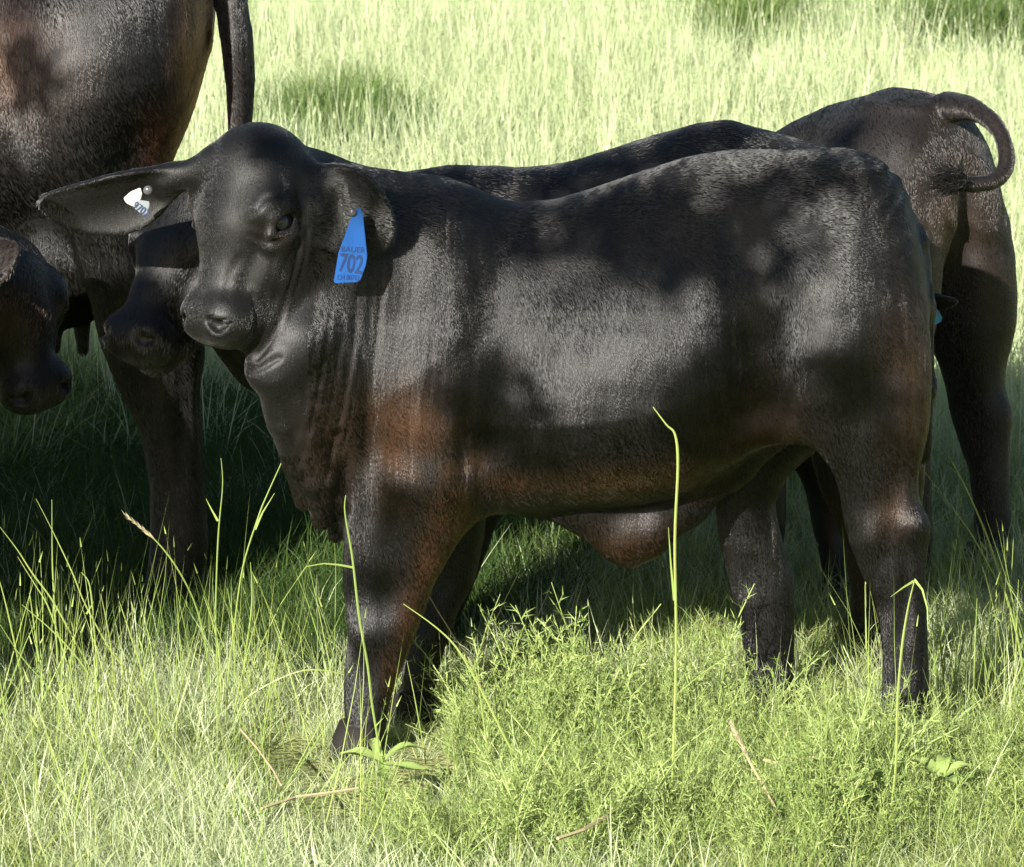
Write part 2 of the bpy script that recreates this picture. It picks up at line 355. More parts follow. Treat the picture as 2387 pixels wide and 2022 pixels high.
def fur(body, v, q, n, br, count, mat, length=.0105, width=.00040, comb=None, seed=1, cull=None, short=None):
    rng = np.random.RandomState(seed)
    a = v[q]; ar = .5*np.linalg.norm(np.cross(a[:, 2]-a[:, 0], a[:, 3]-a[:, 1]), axis=1)
    w = ar.copy()
    if cull is not None: w *= cull(a.mean(1), n[q].mean(1))
    f = np.searchsorted(np.cumsum(w)/w.sum(), rng.rand(count)); f = np.minimum(f, len(q)-1)
    s, t = rng.rand(count, 1), rng.rand(count, 1)
    B = lambda A: (A[q[f, 0]]*(1-s)+A[q[f, 1]]*s)*(1-t)+(A[q[f, 3]]*(1-s)+A[q[f, 2]]*s)*t
    p0 = B(v); nn = B(n); nn /= np.linalg.norm(nn, axis=1)[:, None]; b = B(br[:, None])[:, 0]
    d = comb(p0) if comb else np.tile((.35, 0, -1.), (count, 1))
    sv = vnoise(p0*np.array((1, 1, .10)), 430, seed+40)[:, None]; st = sv*np.array((.16, .16, 0))+vnoise(p0*np.array((1, 1, .14)), 130, seed+41)[:, None]*np.array((.16, .16, 0))
    d = d+.14*np.stack([vnoise(p0, 12, seed*3+k) for k in range(3)], 1)+rng.normal(size=(count, 3))*.045+st
    d -= (d*nn).sum(1)[:, None]*nn; d /= np.maximum(np.linalg.norm(d, axis=1), 1e-6)[:, None]
    L = (length*rng.uniform(.6, 1.25, count))[:, None]
    if short is not None: L = L*short(p0)[:, None]
    lift = np.clip(.05+.04*rng.rand(count, 1)+.07*sv, .01, .2)
    pts = np.stack([p0-nn*.0006, p0+(d*.5+nn*lift*.55)*L, p0+(d*1.0+nn*lift*.75)*L], 1).reshape(-1, 3)
    cu = bpy.data.hair_curves.new('coat_hair'); cu.add_curves([3]*count)
    cu.points.foreach_set('position', pts.astype(np.float32).ravel())
    R = np.tile((width, width*.8, width*.12), count).astype(np.float32)
    ra = cu.attributes.get('radius') or cu.attributes.new('radius', 'FLOAT', 'POINT'); ra.data.foreach_set('value', R)
    ba = cu.attributes.new('brown', 'FLOAT', 'CURVE'); ba.data.foreach_set('value', np.clip(b*(1+.5*rng.normal(size=count)+.7*vnoise(p0*np.array((1, 1, .5)), 60, 77)+.4*vnoise(p0, 22, 78)), 0, 1).astype(np.float32))
    cu.materials.append(mat); o = bpy.data.objects.new('coat_hair', cu); COL.objects.link(o); o.parent = body; o['kind'] = 'stuff'
    return o
M_HAIR = hair_material('black_coat_hair', (.0026, .0024, .0022), (.065, .028, .011))
M_HAIR3 = hair_material('rust_edged_coat_hair', (.0026, .0024, .0022), (.15, .056, .020))
M_HAIR2 = hair_material('brown_black_coat_hair', (.0045, .0038, .0034), (.06, .030, .015))
def ball(name, c, r, mat, parent, seg=20, sc=(1, 1, 1)):
    bm = bmesh.new(); bmesh.ops.create_uvsphere(bm, u_segments=seg, v_segments=seg//2, radius=r)
    for v in bm.verts: v.co = Vector((v.co.x*sc[0], v.co.y*sc[1], v.co.z*sc[2]))+Vector(c)
    me = bpy.data.meshes.new(name); bm.to_mesh(me); bm.free(); me.materials.append(mat)
    me.polygons.foreach_set('use_smooth', np.ones(len(me.polygons), bool))
    o = bpy.data.objects.new(name, me); COL.objects.link(o); o.parent = parent; return o
def hooves(parent, fore, hind, dx=(0, 0, 0, 0)):
    k = 0
    for s, tabs in ((-1, (fore[0], hind[0])), (1, (fore[1], hind[1]))):
        for tab in tabs:
            py, xl, xr, yc, b = tab[-1]; y = yc*s; a = P(xl+dx[k], py, y); c = P(xr+dx[k], py, y); k += 1
            cx = (a[0]+c[0])/2; hx = (c[0]-a[0])/2
            v = []; f = []; N = 20
            for z, sx, sy, ox in ((.0, 1.22, 1.14, -.010), (.03, 1.16, 1.10, -.006), (.062, 1.02, 1.02, .002)):
                for i in range(N):
                    t = 2*math.pi*i/N; ct, st = math.cos(t), math.sin(t)
                    cl = 1-.30*math.exp(-((abs(t-math.pi))/.28)**2)       # cleft at the toe
                    v.append((cx+ox+hx*sx*ct*cl, y+b*sy*st, z))
            for r in range(2):
                for i in range(N): f.append((r*N+i, r*N+(i+1) % N, (r+1)*N+(i+1) % N, (r+1)*N+i))
            f.append(tuple(range(N-1, -1, -1))); f.append(tuple(range(2*N, 3*N)))
            mesh_obj('hoof', v, f, M_HOOF, parent)
def lids(parent, eyes, r):
    for e in eyes: ball('eye', e, r, M_EYE, parent)

# ------------------------------------------------------------------ the calf in front (blue tag)
def vnoise(p, sc, seed=0):
    """cheap smooth noise on points"""
    r = np.random.RandomState(seed); out = np.zeros(len(p))
    for i in range(7):
        d = r.normal(size=3); out += np.sin(p@d*sc*(.7+.25*i)+r.rand()*6.28)/(1+.25*i)
    return out/3.2
def main_comb(p):
    d = np.tile((.30, 0, -1.), (len(p), 1)); up = np.clip((p[:, 2]-.85)/.15, 0, 1)[:, None]
    d = d*(1-up)+np.array((1., 0, -.25))*up
    hd = (np.clip((-.36-p[:, 0])/.05, 0, 1)*np.clip((p[:, 2]-.58)/.05, 0, 1))[:, None]
    return d*(1-hd)+np.array((-.15, -.1, -1.))*hd
def main_calf():
    root = empty('calf')
    tag(root, 'black calf with blue numbered ear tag standing side-on in front of the herd, head turned', 'calf', 'calves in the herd')
    F = Field(axis((-.95, -.12, .0048), (-.12, .80, .0062)), axis((-.52, -.08, .0052), (-.08, .25, .009)), axis((-.004, .44, .007), (.44, 1.20, .0050)))
    common(F, 1.0, (FORE, FORE_FAR), (HIND, HIND_FAR))
    # belly skin, sheath, flank fold
    F.chain([(P(1230, 1150), .035), (P(1385, 1180), .05), (P(1455, 1240), .05), (P(1500, 1235), .045), (P(1590, 1165), .045), (P(1700, 1080), .04), (P(1800, 1000), .035)], .03, (1, .8, 1))
    F.cone(P(1455, 1275), P(1466, 1300), .026, .017, .02)
    for s in (-1, 1): F.cone(P(1690, 1010, .12*s), P(1850, 965, .11*s), .03, .04, .05)
    # neck, crest, throat, dewlap
    F.cone(P(680, 540, -.10), P(870, 770, -.01), .118, .205, .06)
    F.cone(P(700, 452, -.10), P(930, 560, 0), .080, .085, .05)
    F.cone(P(740, 560, -.09), P(960, 640, -.01), .125, .175, .06)
    F.cone(P(700, 790, -.19), P(860, 960, -.03), .085, .14, .06)
    F.chain([(P(640, 850, -.23), .045), (P(680, 960, -.17), .04), (P(730, 1070, -.11), .034), (P(762, 1150, -.08), .028)], .03, (1, .8, 1))
    for pts in ([(628, 880, -.25, .022), (655, 985, -.21, .024), (690, 1085, -.17, .022), (708, 1165, -.15, .018)], [(675, 900, -.24, .02), (718, 1010, -.20, .024), (744, 1120, -.165, .026), (752, 1205, -.14, .022)],
                [(730, 950, -.215, .018), (772, 1060, -.165, .02), (790, 1165, -.13, .02), (783, 1245, -.10, .014)], [(700, 830, -.235, .018), (738, 900, -.225, .016), (775, 985, -.20, .014)]):
        F.chain([(P(a, b, c), r) for a, b, c, r in pts], .011, (1, .9, 1))
    F.chain([(P(710, 900, -.16), .06), (P(770, 1040, -.06), .055), (P(805, 1130, -.03), .05)], .04)
    F.cone(P(815, 1080, -.02), P(840, 1190, .0), .075, .05, .05)
    # head
    eyes = []; HO = P(530, 306, -.225); hf = (-.19, -.22, -.93); hu = (-.78, -.64, .06)
    head(F, HO, hf, hu, 1.18, eyes, .745)
    sk = HO+np.array((.02, .06, -.06))
    ear(F, P(740, 398, -.225), P(893, 590, -.245), (-.22, -.97, -.02), .078, .006, .026, .02, skull=P(655, 400, -.20))
    ear(F, P(425, 422, -.17), P(84, 506, -.11), (.12, -.90, -.36), .062, .006, .026, .035, skull=P(490, 385, -.18))
    muscles(F)
    F.bump(P(575, 640, -.38), (.026, .06, .045), -.007); F.bump(P(545, 560, -.40), (.022, .05, .035), -.005); F.bump(P(650, 640, -.33), (.03, .06, .05), .005); F.bump(P(480, 560, -.42), (.012, .04, .10), .004)
    # face and neck relief
    F.chain([(P(612, 868, -.235), .022), (P(645, 862, -.235), .028), (P(700, 800, -.22), .032)], .035)
    # tail lies against the thigh
    F.chain([(P(1960, 400), .035), (P(2060, 447), .030), (P(2128, 560), .024), (P(2150, 720), .02), (P(2157, 900), .017), (P(2150, 1060, .01), .015)], .02)
    def disp(v, n):
        X, Y, Z = v.T
        px = 1193.5+X*1280*(1-Y/9); d = np.zeros(len(v))
        zz = 1011-(Z-ZC)*1252
        # skin creases running down the neck and shoulder
        near = np.clip(-n[:, 1]*1.6, 0, 1); rc = np.random.RandomState(11)
        wob = 16*vnoise(v, 7, 3)+5*vnoise(v, 19, 4)
        for i in range(54):
            x0 = rc.uniform(735, 1040); yc = 760+rc.normal()*90+(60 if x0 < 860 else 0); hl = rc.uniform(90, 260); big = rc.rand() < .22; dep = (rc.uniform(.001, .0022) if big else rc.uniform(.0003, .0009))*(1.2 if x0 < 900 else .6); w = rc.uniform(5, 9) if big else rc.uniform(2.5, 4.5); hl *= 1 if big else .6
            k2 = .00034*max(0, 1-(x0-740)/330); cx = x0-k2*np.sign(zz-640)*(zz-640)**2-.05*(zz-700)
            e = (px+wob*.6-cx)/w
            d += near*dep*(-np.exp(-e*e)+.45*np.exp(-((e-2.0)/1.6)**2))*np.exp(-((zz-yc)/hl)**4)
        d += near*.0035*np.exp(-((px-900)/120)**2-((zz-800)/200)**2)*vnoise(v*np.array((1, 1, .25)), 24, 12)
        lump = np.clip((px-1550)/250, 0, 1)*np.clip((zz-420)/150, 0, 1)
        d += lump*near*(.0032*vnoise(v, 17, 14)+.0018*vnoise(v, 33, 15))
        th = np.exp(-((px-2075)/40)**2-((zz-440)/55)**2); d += .0016*th*np.sin((px*.7+zz+9*vnoise(v, 30, 3))/9.)
        # rib-cage hair whorls and faint skin ripple
        d += (.0011*vnoise(v, 38, 8)+.0009*vnoise(v*np.array((1, 1, .3)), 90, 18)+.0022*vnoise(v*np.array((1, 1, .45)), 21, 19))*np.clip((px-880)/200, 0, 1)*near
        # dewlap folds
        m2 = np.clip((px-560)/40, 0, 1)*np.clip((830-px)/60, 0, 1)*np.clip((zz-840)/60, 0, 1)*np.clip(-n[:, 1]*1.5, 0, 1)
        d += m2*.0022*np.sin((px-.30*(zz-900)+30*vnoise(v, 9, 9))/58*2*np.pi)
        # skin creases at the elbow and the flank
        # creases of the face: cheek, mouth, nostril wing, eyelids, chin
        q = v-CAM; dep_ = q@FWD; fx = 1193.5+FPX*q[:, 0]/dep_; fy = 1011-FPX*(q@UP)/dep_; fm = (Y < -.2)*near
        for pl, dp, w in (([(716, 535), (712, 590), (700, 640), (685, 690)], .0016, 5), ([(700, 560), (690, 620), (672, 680), (655, 740), (628, 800), (600, 838)], .0026, 6), ([(402, 800), (470, 816), (530, 822), (572, 832)], .0030, 6),
                          ([(588, 690), (600, 740), (588, 800)], .0024, 6), ([(585, 548), (615, 566), (655, 562), (690, 535)], .0016, 5), ([(590, 500), (620, 462), (680, 448)], .0018, 6), ([(560, 856), (600, 862), (650, 835)], .003, 7),
                          ([(640, 600), (630, 650), (612, 700)], .0014, 6), ([(560, 600), (535, 640), (525, 690)], .0014, 8)):
            best = np.full(len(v), 1e9)
            for (ax_, ay_), (bx_, by_) in zip(pl[:-1], pl[1:]):
                ex, ey = bx_-ax_, by_-ay_; t = np.clip(((fx-ax_)*ex+(fy-ay_)*ey)/(ex*ex+ey*ey), 0, 1); best = np.minimum(best, (fx-ax_-t*ex)**2+(fy-ay_-t*ey)**2)
            d += fm*dp*(-np.exp(-best/w**2)+.4*np.exp(-(np.sqrt(best)-2.2*w)**2/(1.3*w)**2))
        return d
    NOSE = P(455, 728, -.385)
    br = [(P(960, 985, -.20), (.075, .12, .065), .95), (P(925, 1045, -.2), (.05, .12, .09), .8), (P(1050, 1180, -.16), (.04, .10, .09), .9), (P(1010, 1330, -.14), (.035, .1, .09), .95),
          (P(960, 1470, -.14), (.028, .1, .08), .95), (P(920, 1560, -.14), (.022, .1, .05), .7), (P(1450, 1130, -.17), (.13, .14, .035), .85), (P(1600, 1120, -.15), (.08, .14, .05), .8), (P(1200, 1135, -.17), (.08, .14, .03), .5),
          (P(1480, 1270, 0), (.10, .1, .05), .55), (P(1920, 1130, .13), (.05, .1, .06), .9), (P(2080, 1190, -.18), (.03, .06, .05), .4), (P(1760, 1010, -.15), (.08, .12, .08), .45),
          (P(790, 1010, -.15), (.06, .12, .10), .35), (P(700, 1180, -.12), (.05, .1, .06), .12), (P(1070, 1090, -.2), (.05, .1, .03), .6), (P(2120, 900, -.2), (.05, .1, .15), .32),
          (P(640, 545, -.3), (.03, .05, .02), .1), (P(2040, 1000, .1), (.06, .05, .1), .6)]
    finish(F, 'body', M_COAT, root, br, disp, hair=dict(count=400000, mat=M_HAIR, comb=main_comb, cull=lambda p, n: np.where(n[:, 1] < .25, 1, .25), short=lambda p: np.where((p[:, 0] < -.36) & (p[:, 2] > .58) & (p[:, 1] < -.12), .30, 1)*(1-.9*np.exp(-((p-NOSE)**2).sum(1)/.055**2))), wet=[(NOSE, .06)])
    lids(root, eyes, .0252)
    hooves(root, (FORE, FORE_FAR), (HIND, HIND_FAR))
    return root

def std_head(F, O, f, u, eyes, hs=1.0, ears=True, droop=.5, ls=1.0):
    R = head(F, O, f, u, hs, eyes, ls); l, uu, ff = R
    if ears:
        for s in (1, -1):
            b = O+(l*.085*s-uu*.085+ff*.03)*hs; t = b+(l*.20*s+ff*.13*droop*2-uu*.04)*hs
            ear(F, b, t, uu-.2*ff, .055*hs, .0065, .028, .015, skull=O+(l*.05*s-uu*.08+ff*.03)*hs)

# ------------------------------------------------------------------ the calf right behind it
def second_calf():
    X0, Y0 = .02, .50
    root = empty('calf', (X0, Y0, 0))
    tag(root, 'black calf hidden behind the front calf, its shaded muzzle left of that calf\'s face', 'calf', 'calves in the herd')
    loc = np.array((X0, Y0, 0)); L = lambda px, py, y: P(px, py, y)-loc
    F = Field(axis((-.85, -.2, .007), (-.2, .80, .010)), axis((-.66, .24, .0085)), axis((-.004, 1.14, .0085)))
    T = [(px, t+dt, b, w) for (px, t, b, w), dt in zip(TORSO, (60, 50, 45, 32, 26, 18, 16, 16, 18, 22, 24, 52, 78, 95, 95, 80, 50, 30))]
    H2 = [(600, 1890, 2060, .05, .04)]+[r for r in HIND if r[0] >= 690]
    common(F, 1.0, (FORE, FORE), (H2, H2), T, (60, 20, 120, -60))
    F.cone(L(600, 560, .25), L(880, 700, .45), .11, .19, .06); F.cone(L(760, 458, .42), L(960, 530, .5), .062, .07, .06)
    eyes = []
    std_head(F, L(448, 372, .16), (-.36, -.46, -.80), (-.58, -.70, .28), eyes, 1.08, False, ls=.86)
    F.cone(L(560, 520, .3), L(440, 540, .26), .11, .09, .06)
    F.cone(L(480, 640, .25), L(640, 800, .4), .07, .10, .06)
    muscles(F)
    finish(F, 'body', M_COAT, root, [((-.45, 0, .9), (.2, .2, .12), .25), (P(2080, 1450, -.1), (.1, .2, .2), .8)], lambda v, n: .0015*vnoise(v, 30, 2), hair=dict(count=110000, mat=M_HAIR, comb=main_comb, cull=lambda p, n: np.where(n[:, 1] < .3, 1, .12)))
    lids(root, eyes, .019); hooves(root, (FORE, FORE), (HIND, HIND), (60, 20, 120, -60))

# ------------------------------------------------------------------ the cow on the left
def big_cow():
    X0, Y0, S = -1.62, 1.05, 1.36
    root = empty('cow', (X0, Y0, 0), 0, S)
    tag(root, 'large black cow cut off by the left edge, seen from flank to hanging tail', 'cow')
    loc = np.array((X0, Y0, 0)); L = lambda px, py, y: (P(px, py, y)-loc)/S
    T = [(px, t, b, w) for px, t, b, w in TORSO]
    T[-7:] = [(1800, 345, 1020, .205), (1900, 345, 960, .21), (2000, 352, 930, .20), (2060, 365, 900, .18), (2105, 385, 850, .15), (2140, 430, 760, .11), (2158, 470, 640, .04)]
    H = [(480, 1870, 2135, .085, .085), (560, 1855, 2136, .095, .10), (700, 1835, 2120, .11, .108), (800, 1825, 2106, .118, .105), (900, 1850, 2090, .125, .098), (990, 1890, 2075, .128, .086), (1050, 1915, 2068, .13, .074)] + \
        [(py, xl-18, xr-22, yc, b) for py, xl, xr, yc, b in HIND[8:]]
    F = Field(axis((-1.05, .2, .016), (.2, .92, .0068)), axis((-.27, .25, .0075)), axis((-.004, 1.2, .009)))
    common(F, 1.06, (FORE, FORE), (H, H), T, (0, 0, 40, -40))
    F.cone((-.55, 0, .92), (-.26, 0, .77), .12, .21, .06)
    eyes = []; std_head(F, np.array((-.66, 0, 1.0)), (-.75, 0, -.66), (-.66, 0, .75), eyes)
    muscles(F)
    # udder and teats
    F.ell(P(1815, 1065, 0), (.15, .115, .115), .05)
    for px, y in ((1745, -.05), (1785, .05), (1850, -.05), (1885, .05)): F.cone(P(px, 1170, y), P(px, 1242, y), .016, .011, .012)
    # tail hanging clear of the rump
    yt = Y0
    tl = [(L(470, -95, yt), .034), (L(512, -60, yt), .026), (L(536, 0, yt-.02), .0205), (L(552, 100, yt-.03), .0195), (L(560, 190, yt-.03), .0185), (L(560, 293, yt-.03), .017), (L(556, 420, yt-.03), .013), (L(550, 560, yt-.03), .012)]
    F.tail(tl, .006)
    F.cone(L(552, 540, yt-.03), L(545, 760, yt-.03), .02, .026, .02)
    br = [(L(458, 260, .85), (.024, .3, .13), 1.25), (L(455, 140, .85), (.020, .3, .12), .8), (L(20, 150, .8), (.08, .2, .07), .22), (L(425, 340, .8), (.04, .2, .05), 1.0)]
    finish(F, 'body', M_COW, root, br, lambda v, n: .0016*vnoise(v, 26, 4)+.004*vnoise(v, 9, 5), hair=dict(count=170000, mat=M_HAIR3, cull=lambda p, n: np.where((n[:, 1] < .3) & (p[:, 0] > .3), 1, .05)))
    lids(root, eyes, .019); hooves(root, (FORE, FORE), (H, H), (0, 0, 40, -40))

# ------------------------------------------------------------------ the animal seen from behind, right
def rump_cow():
    th = rad(-36); S = .925; X0, Y0 = .371, 1.63
    root = empty('cow', (X0, Y0, 0), th, S)
    tag(root, 'brownish black cow at the right seen from behind, tail curled over its rump', 'cow')
    c, s = math.cos(th), math.sin(th); Ri = np.array(((c, s, 0), (-s, c, 0), (0, 0, 1)))
    L = lambda px, py, y: Ri@(P(px, py, y)-np.array((X0, Y0, 0)))/S
    T = [(px, t+max(0, (1880-px))*.30, b, w) for px, t, b, w in TORSO]; T[-6:] = [(1900, 345, 965, .205), (2000, 345, 930, .20), (2060, 365, 895, .18), (2108, 395, 850, .15), (2138, 450, 770, .105), (2158, 520, 690, .04)]
    F = Field(axis((-1.0, .25, .016), (.25, 1.06, .0062)), axis((-.34, .46, .0068)), axis((-.004, .7, .009), (.7, 1.16, .0062)))
    common(F, 1.24, (FORE, FORE), (HIND, HIND), T, (0, 0, -60, 30))
    F.cone((-.50, 0, .45), (-.24, 0, .55), .12, .17, .06)
    eyes = []; std_head(F, np.array((-.60, 0, .46)), (-.55, 0, -.83), (-.83, 0, .55), eyes)
    muscles(F)
    F.bump((.74, 0, .62), (.10, .028, .24), -.05)      # cleft between the thighs
    F.bump((.66, .13, .93), (.08, .06, .06), .014); F.bump((.66, -.13, .93), (.08, .06, .06), .014)
    tl = [(2205, 250, 1.26, .036), (2262, 254, 1.16, .024), (2318, 290, 1.07, .0175), (2344, 345, 1.01, .016), (2342, 395, .97, .0155), (2312, 424, .94, .0155), (2262, 430, .92, .0150), (2232, 424, .91, .014)]
    F.tail([(L(a, b, y), r) for a, b, y, r in tl], .006)
    br = [(L(2320, 560, 1.1), (.18, .14, .20), .55), (L(2340, 700, 1.1), (.12, .14, .12), .7), (L(2200, 600, 1.1), (.10, .1, .14), .35)]
    finish(F, 'body', M_BROWN, root, br, lambda v, n: .0014*vnoise(v, 28, 6)+.003*vnoise(v, 14, 16), hair=dict(count=110000, mat=M_HAIR2, cull=lambda p, n: np.where(p[:, 0] > .2, 1, .05)))
    lids(root, eyes, .019); hooves(root, (FORE, FORE), (HIND, HIND), (0, 0, -60, 30))
    # hair at the end of the tail
    rng = np.random.RandomState(4); v = []; f = []
    a0 = L(2240, 424, .91); 
    for i in range(900):
        o = a0+rng.normal(size=3)*.008; t = L(2192+rng.normal()*26, 422+rng.normal()*24, .87+rng.normal()*.03); m = (o+t)/2+rng.normal(size=3)*.008
        w = unit(rng.normal(size=3))*.0011; b = len(v)
        v += [o-w, o+w, m+w*.8, m-w*.8, t]; f += [(b, b+1, b+2, b+3), (b+3, b+2, b+4)]
    mesh_obj('tail_switch', v, f, M_COAT, root)

# ------------------------------------------------------------------ the calf nursing at the left edge
def nursing_calf():
    X0, Y0, S = -1.66, .16, 1.0; th = rad(180+16)
    root = empty('calf', (X0, Y0, 0), th, S)
    tag(root, 'dark calf at the left edge with lowered brownish face beneath the cow', 'calf', 'calves in the herd')
    c, s = math.cos(th), math.sin(th); Ri = np.array(((c, s, 0), (-s, c, 0), (0, 0, 1)))
    L = lambda px, py, y: Ri@(P(px, py, y)-np.array((X0, Y0, 0)))/S
    D = lambda d: Ri@np.array(d, float)
    F = Field(axis((-1.0, -.3, .0075), (-.3, .80, .016)), axis((-.38, .38, .009)), axis((-.004, 1.12, .009)))
    common(F)
    A = L(-70, 640, .42); F.cone(A, (-.28, 0, .76), .105, .20, .06)
    F.cone(L(-45, 700, .42), (-.33, 0, .62), .08, .15, .06)
    eyes = []; O = L(22, 590, .40)
    std_head(F, O, D((.26, -.05, -.95)), D((.48, -.82, .25)), eyes, 1.12, False, ls=.64)
    b = L(-5, 560, .33); ear(F, b, L(-5, 655, .24), D((.1, -.9, .2)), .042, .006, .02, .01, skull=L(-20, 570, .40))
    muscles(F)
    br = [(L(30, 735, .36), (.10, .10, .045), .4), (L(5, 590, .25), (.05, .06, .05), .3)]
    finish(F, 'body', M_BROWN, root, br, lambda v, n: .0012*vnoise(v, 28, 7), hair=dict(count=40000, mat=M_HAIR2, cull=lambda p, n: np.where(p[:, 0] < -.45, 1, .05)))
    lids(root, eyes, .0185); hooves(root, (FORE, FORE), (HIND, HIND))

# ------------------------------------------------------------------ the calf tucked in behind the front calf's rump (cyan tag)
def tucked_calf():
    S = .66; th = rad(180-58); X0, Y0 = .50, 1.16
    root = empty('calf', (X0, Y0, 0), th, S)
    tag(root, 'calf mostly hidden between front calf\'s rump and curled-tail cow, only ear with cyan tag showing', 'calf', 'calves in the herd')
    c, s = math.cos(th), math.sin(th); Ri = np.array(((c, s, 0), (-s, c, 0), (0, 0, 1)))
    L = lambda px, py, y: Ri@(P(px, py, y)-np.array((X0, Y0, 0)))/S
    D = lambda d: Ri@np.array(d, float)
    F = Field(axis((-1.1, -.3, .0095), (-.3, .80, .016)), axis((-.48, .48, .0105)), axis((-.004, 1.2, .0105)))
    common(F, .9)
    F.cone(L(2040, 690, .84), (-.30, 0, .76), .105, .19, .06)
    eyes = []; O = L(2070, 660, .80)
    std_head(F, O, D((.10, -.35, -.93)), D((.35, -.9, .3)), eyes, 1.2, False)
    ear(F, L(2105, 690, .74), L(2232, 708, .66), D((.1, -.9, -.3)), .034, .008, .015, .01, skull=L(2075, 685, .81))
    finish(F, 'body', M_BROWN, root, [(L(2190, 708, .77), (.08, .08, .05), .8)], None)
    lids(root, eyes, .018); hooves(root, (FORE, FORE), (HIND, HIND))
    # tag
    pts = [(2168, 720), (2184, 721), (2197, 741), (2194, 750), (2172, 762), (2150, 752)]
    plate('ear_tag', pts, .62, .004, M_TAGC, root, L)

# ------------------------------------------------------------------ unseen heifer added left of the frame to cast shade across the cow's legs
def shading_cow():
    S = .98; X0, Y0 = -1.84, -.14
    root = empty('cow', (X0, Y0, 0), rad(4), S)
    tag(root, 'unseen black heifer added outside the left edge to shade the cow legs', 'cow')
    F = Field(axis((-1.05, .80, .016)), axis((-.27, .25, .014)), axis((-.004, 1.2, .014)))
    common(F, 1.06); F.cone((-.55, 0, .92), (-.26, 0, .77), .12, .21, .06)
    eyes = []; std_head(F, np.array((-.66, 0, 1.0)), (-.75, 0, -.66), (-.66, 0, .75), eyes)
    finish(F, 'body', M_COW, root); lids(root, eyes, .019); hooves(root, (FORE, FORE), (HIND, HIND))

def plate(name, pts, y, th, mat, parent, L=None, tilt=0.0):
    L = L or P; v = []; n = len(pts)
    for k in (0, 1):
        for px, py in pts: v.append(L(px, py, y+th*k+tilt*(px-pts[0][0])))
    f = [tuple(range(n-1, -1, -1)), tuple(range(n, 2*n))]+[(i, (i+1) % n, n+(i+1) % n, n+i) for i in range(n)]
    o = mesh_obj(name, v, f, mat, parent, False)
    bm = bmesh.new(); bm.from_mesh(o.data); bmesh.ops.recalc_face_normals(bm, faces=bm.faces)
    bmesh.ops.bevel(bm, geom=bm.edges, offset=.0009, segments=2, affect='EDGES'); bm.to_mesh(o.data); bm.free()
    return o
def print_text(s, c, size, angle, mat, parent, name='printed_number', sx=1.0, bold=0.0):
    cu = bpy.data.curves.new(name, 'FONT'); cu.body = s; cu.size = size; cu.align_x = 'CENTER'; cu.align_y = 'CENTER'; cu.offset = bold
    t = bpy.data.objects.new(name+'_tmp', cu); COL.objects.link(t); bpy.context.view_layer.update()
    me = bpy.data.meshes.new_from_object(t.evaluated_get(bpy.context.evaluated_depsgraph_get())); bpy.data.objects.remove(t); bpy.data.curves.remove(cu)
    me.name = name; me.materials.append(mat)
    o = bpy.data.objects.new(name, me); COL.objects.link(o); o.parent = parent
    m = Matrix.Translation(Vector(c)) @ Matrix.Rotation(math.pi/2, 4, 'X') @ Matrix.Rotation(angle, 4, 'Z') @ Matrix.Diagonal((sx, 1, 1, 1))
    me.transform(m)
    return o
def ear_tags(root):
    y = -.292
    t = plate('ear_tag', [(829, 487), (841, 486), (846, 500), (856, 596), (853, 618), (840, 654), (831, 658), (782, 661), (778, 656), (789, 590), (820, 505)], y, .0035, M_TAGB, root)
    tag(t, 'blue plastic ear tag printed 702')
    print_text('702', P(818, 617, y-.0012), .046, -.13, M_INK, t, 'printed_number', .62, .0007)
    print_text('BAUER', P(823, 583, y-.0012), .014, -.06, M_INK, t, 'printed_name', 1.0)
    print_text('CH 00702', P(812, 648, y-.0012), .013, -.02, M_INK, t, 'printed_code', .72)
    ball('stud', P(822, 496, y-.002), .007, M_STUD, t, 16, (1, .6, 1))
    # small pale tag in the other ear
    y = -.252
    t = plate('ear_tag', [(288, 462), (305, 447), (327, 438), (331, 452), (327, 466), (318, 478), (309, 481), (294, 473)], y, .004, M_PALE, root)
    tag(t, 'small pale ear tag with grey numbered flap')
    plate('numbered_flap', [(322, 466), (348, 470), (349, 478), (343, 498), (333, 502), (309, 483)], y-.006, .003, M_GREYT, t)
    print_text('9702', P(328, 489, y-.0085), .020, -.62, M_INK, t, 'printed_number', .8)
    ball('stud', P(345, 444, y-.004), .0085, M_STUD, t, 16, (1, .7, 1))

mc = main_calf(); ear_tags(mc)
second_calf(); big_cow(); rump_cow(); nursing_calf(); tucked_calf(); shading_cow()
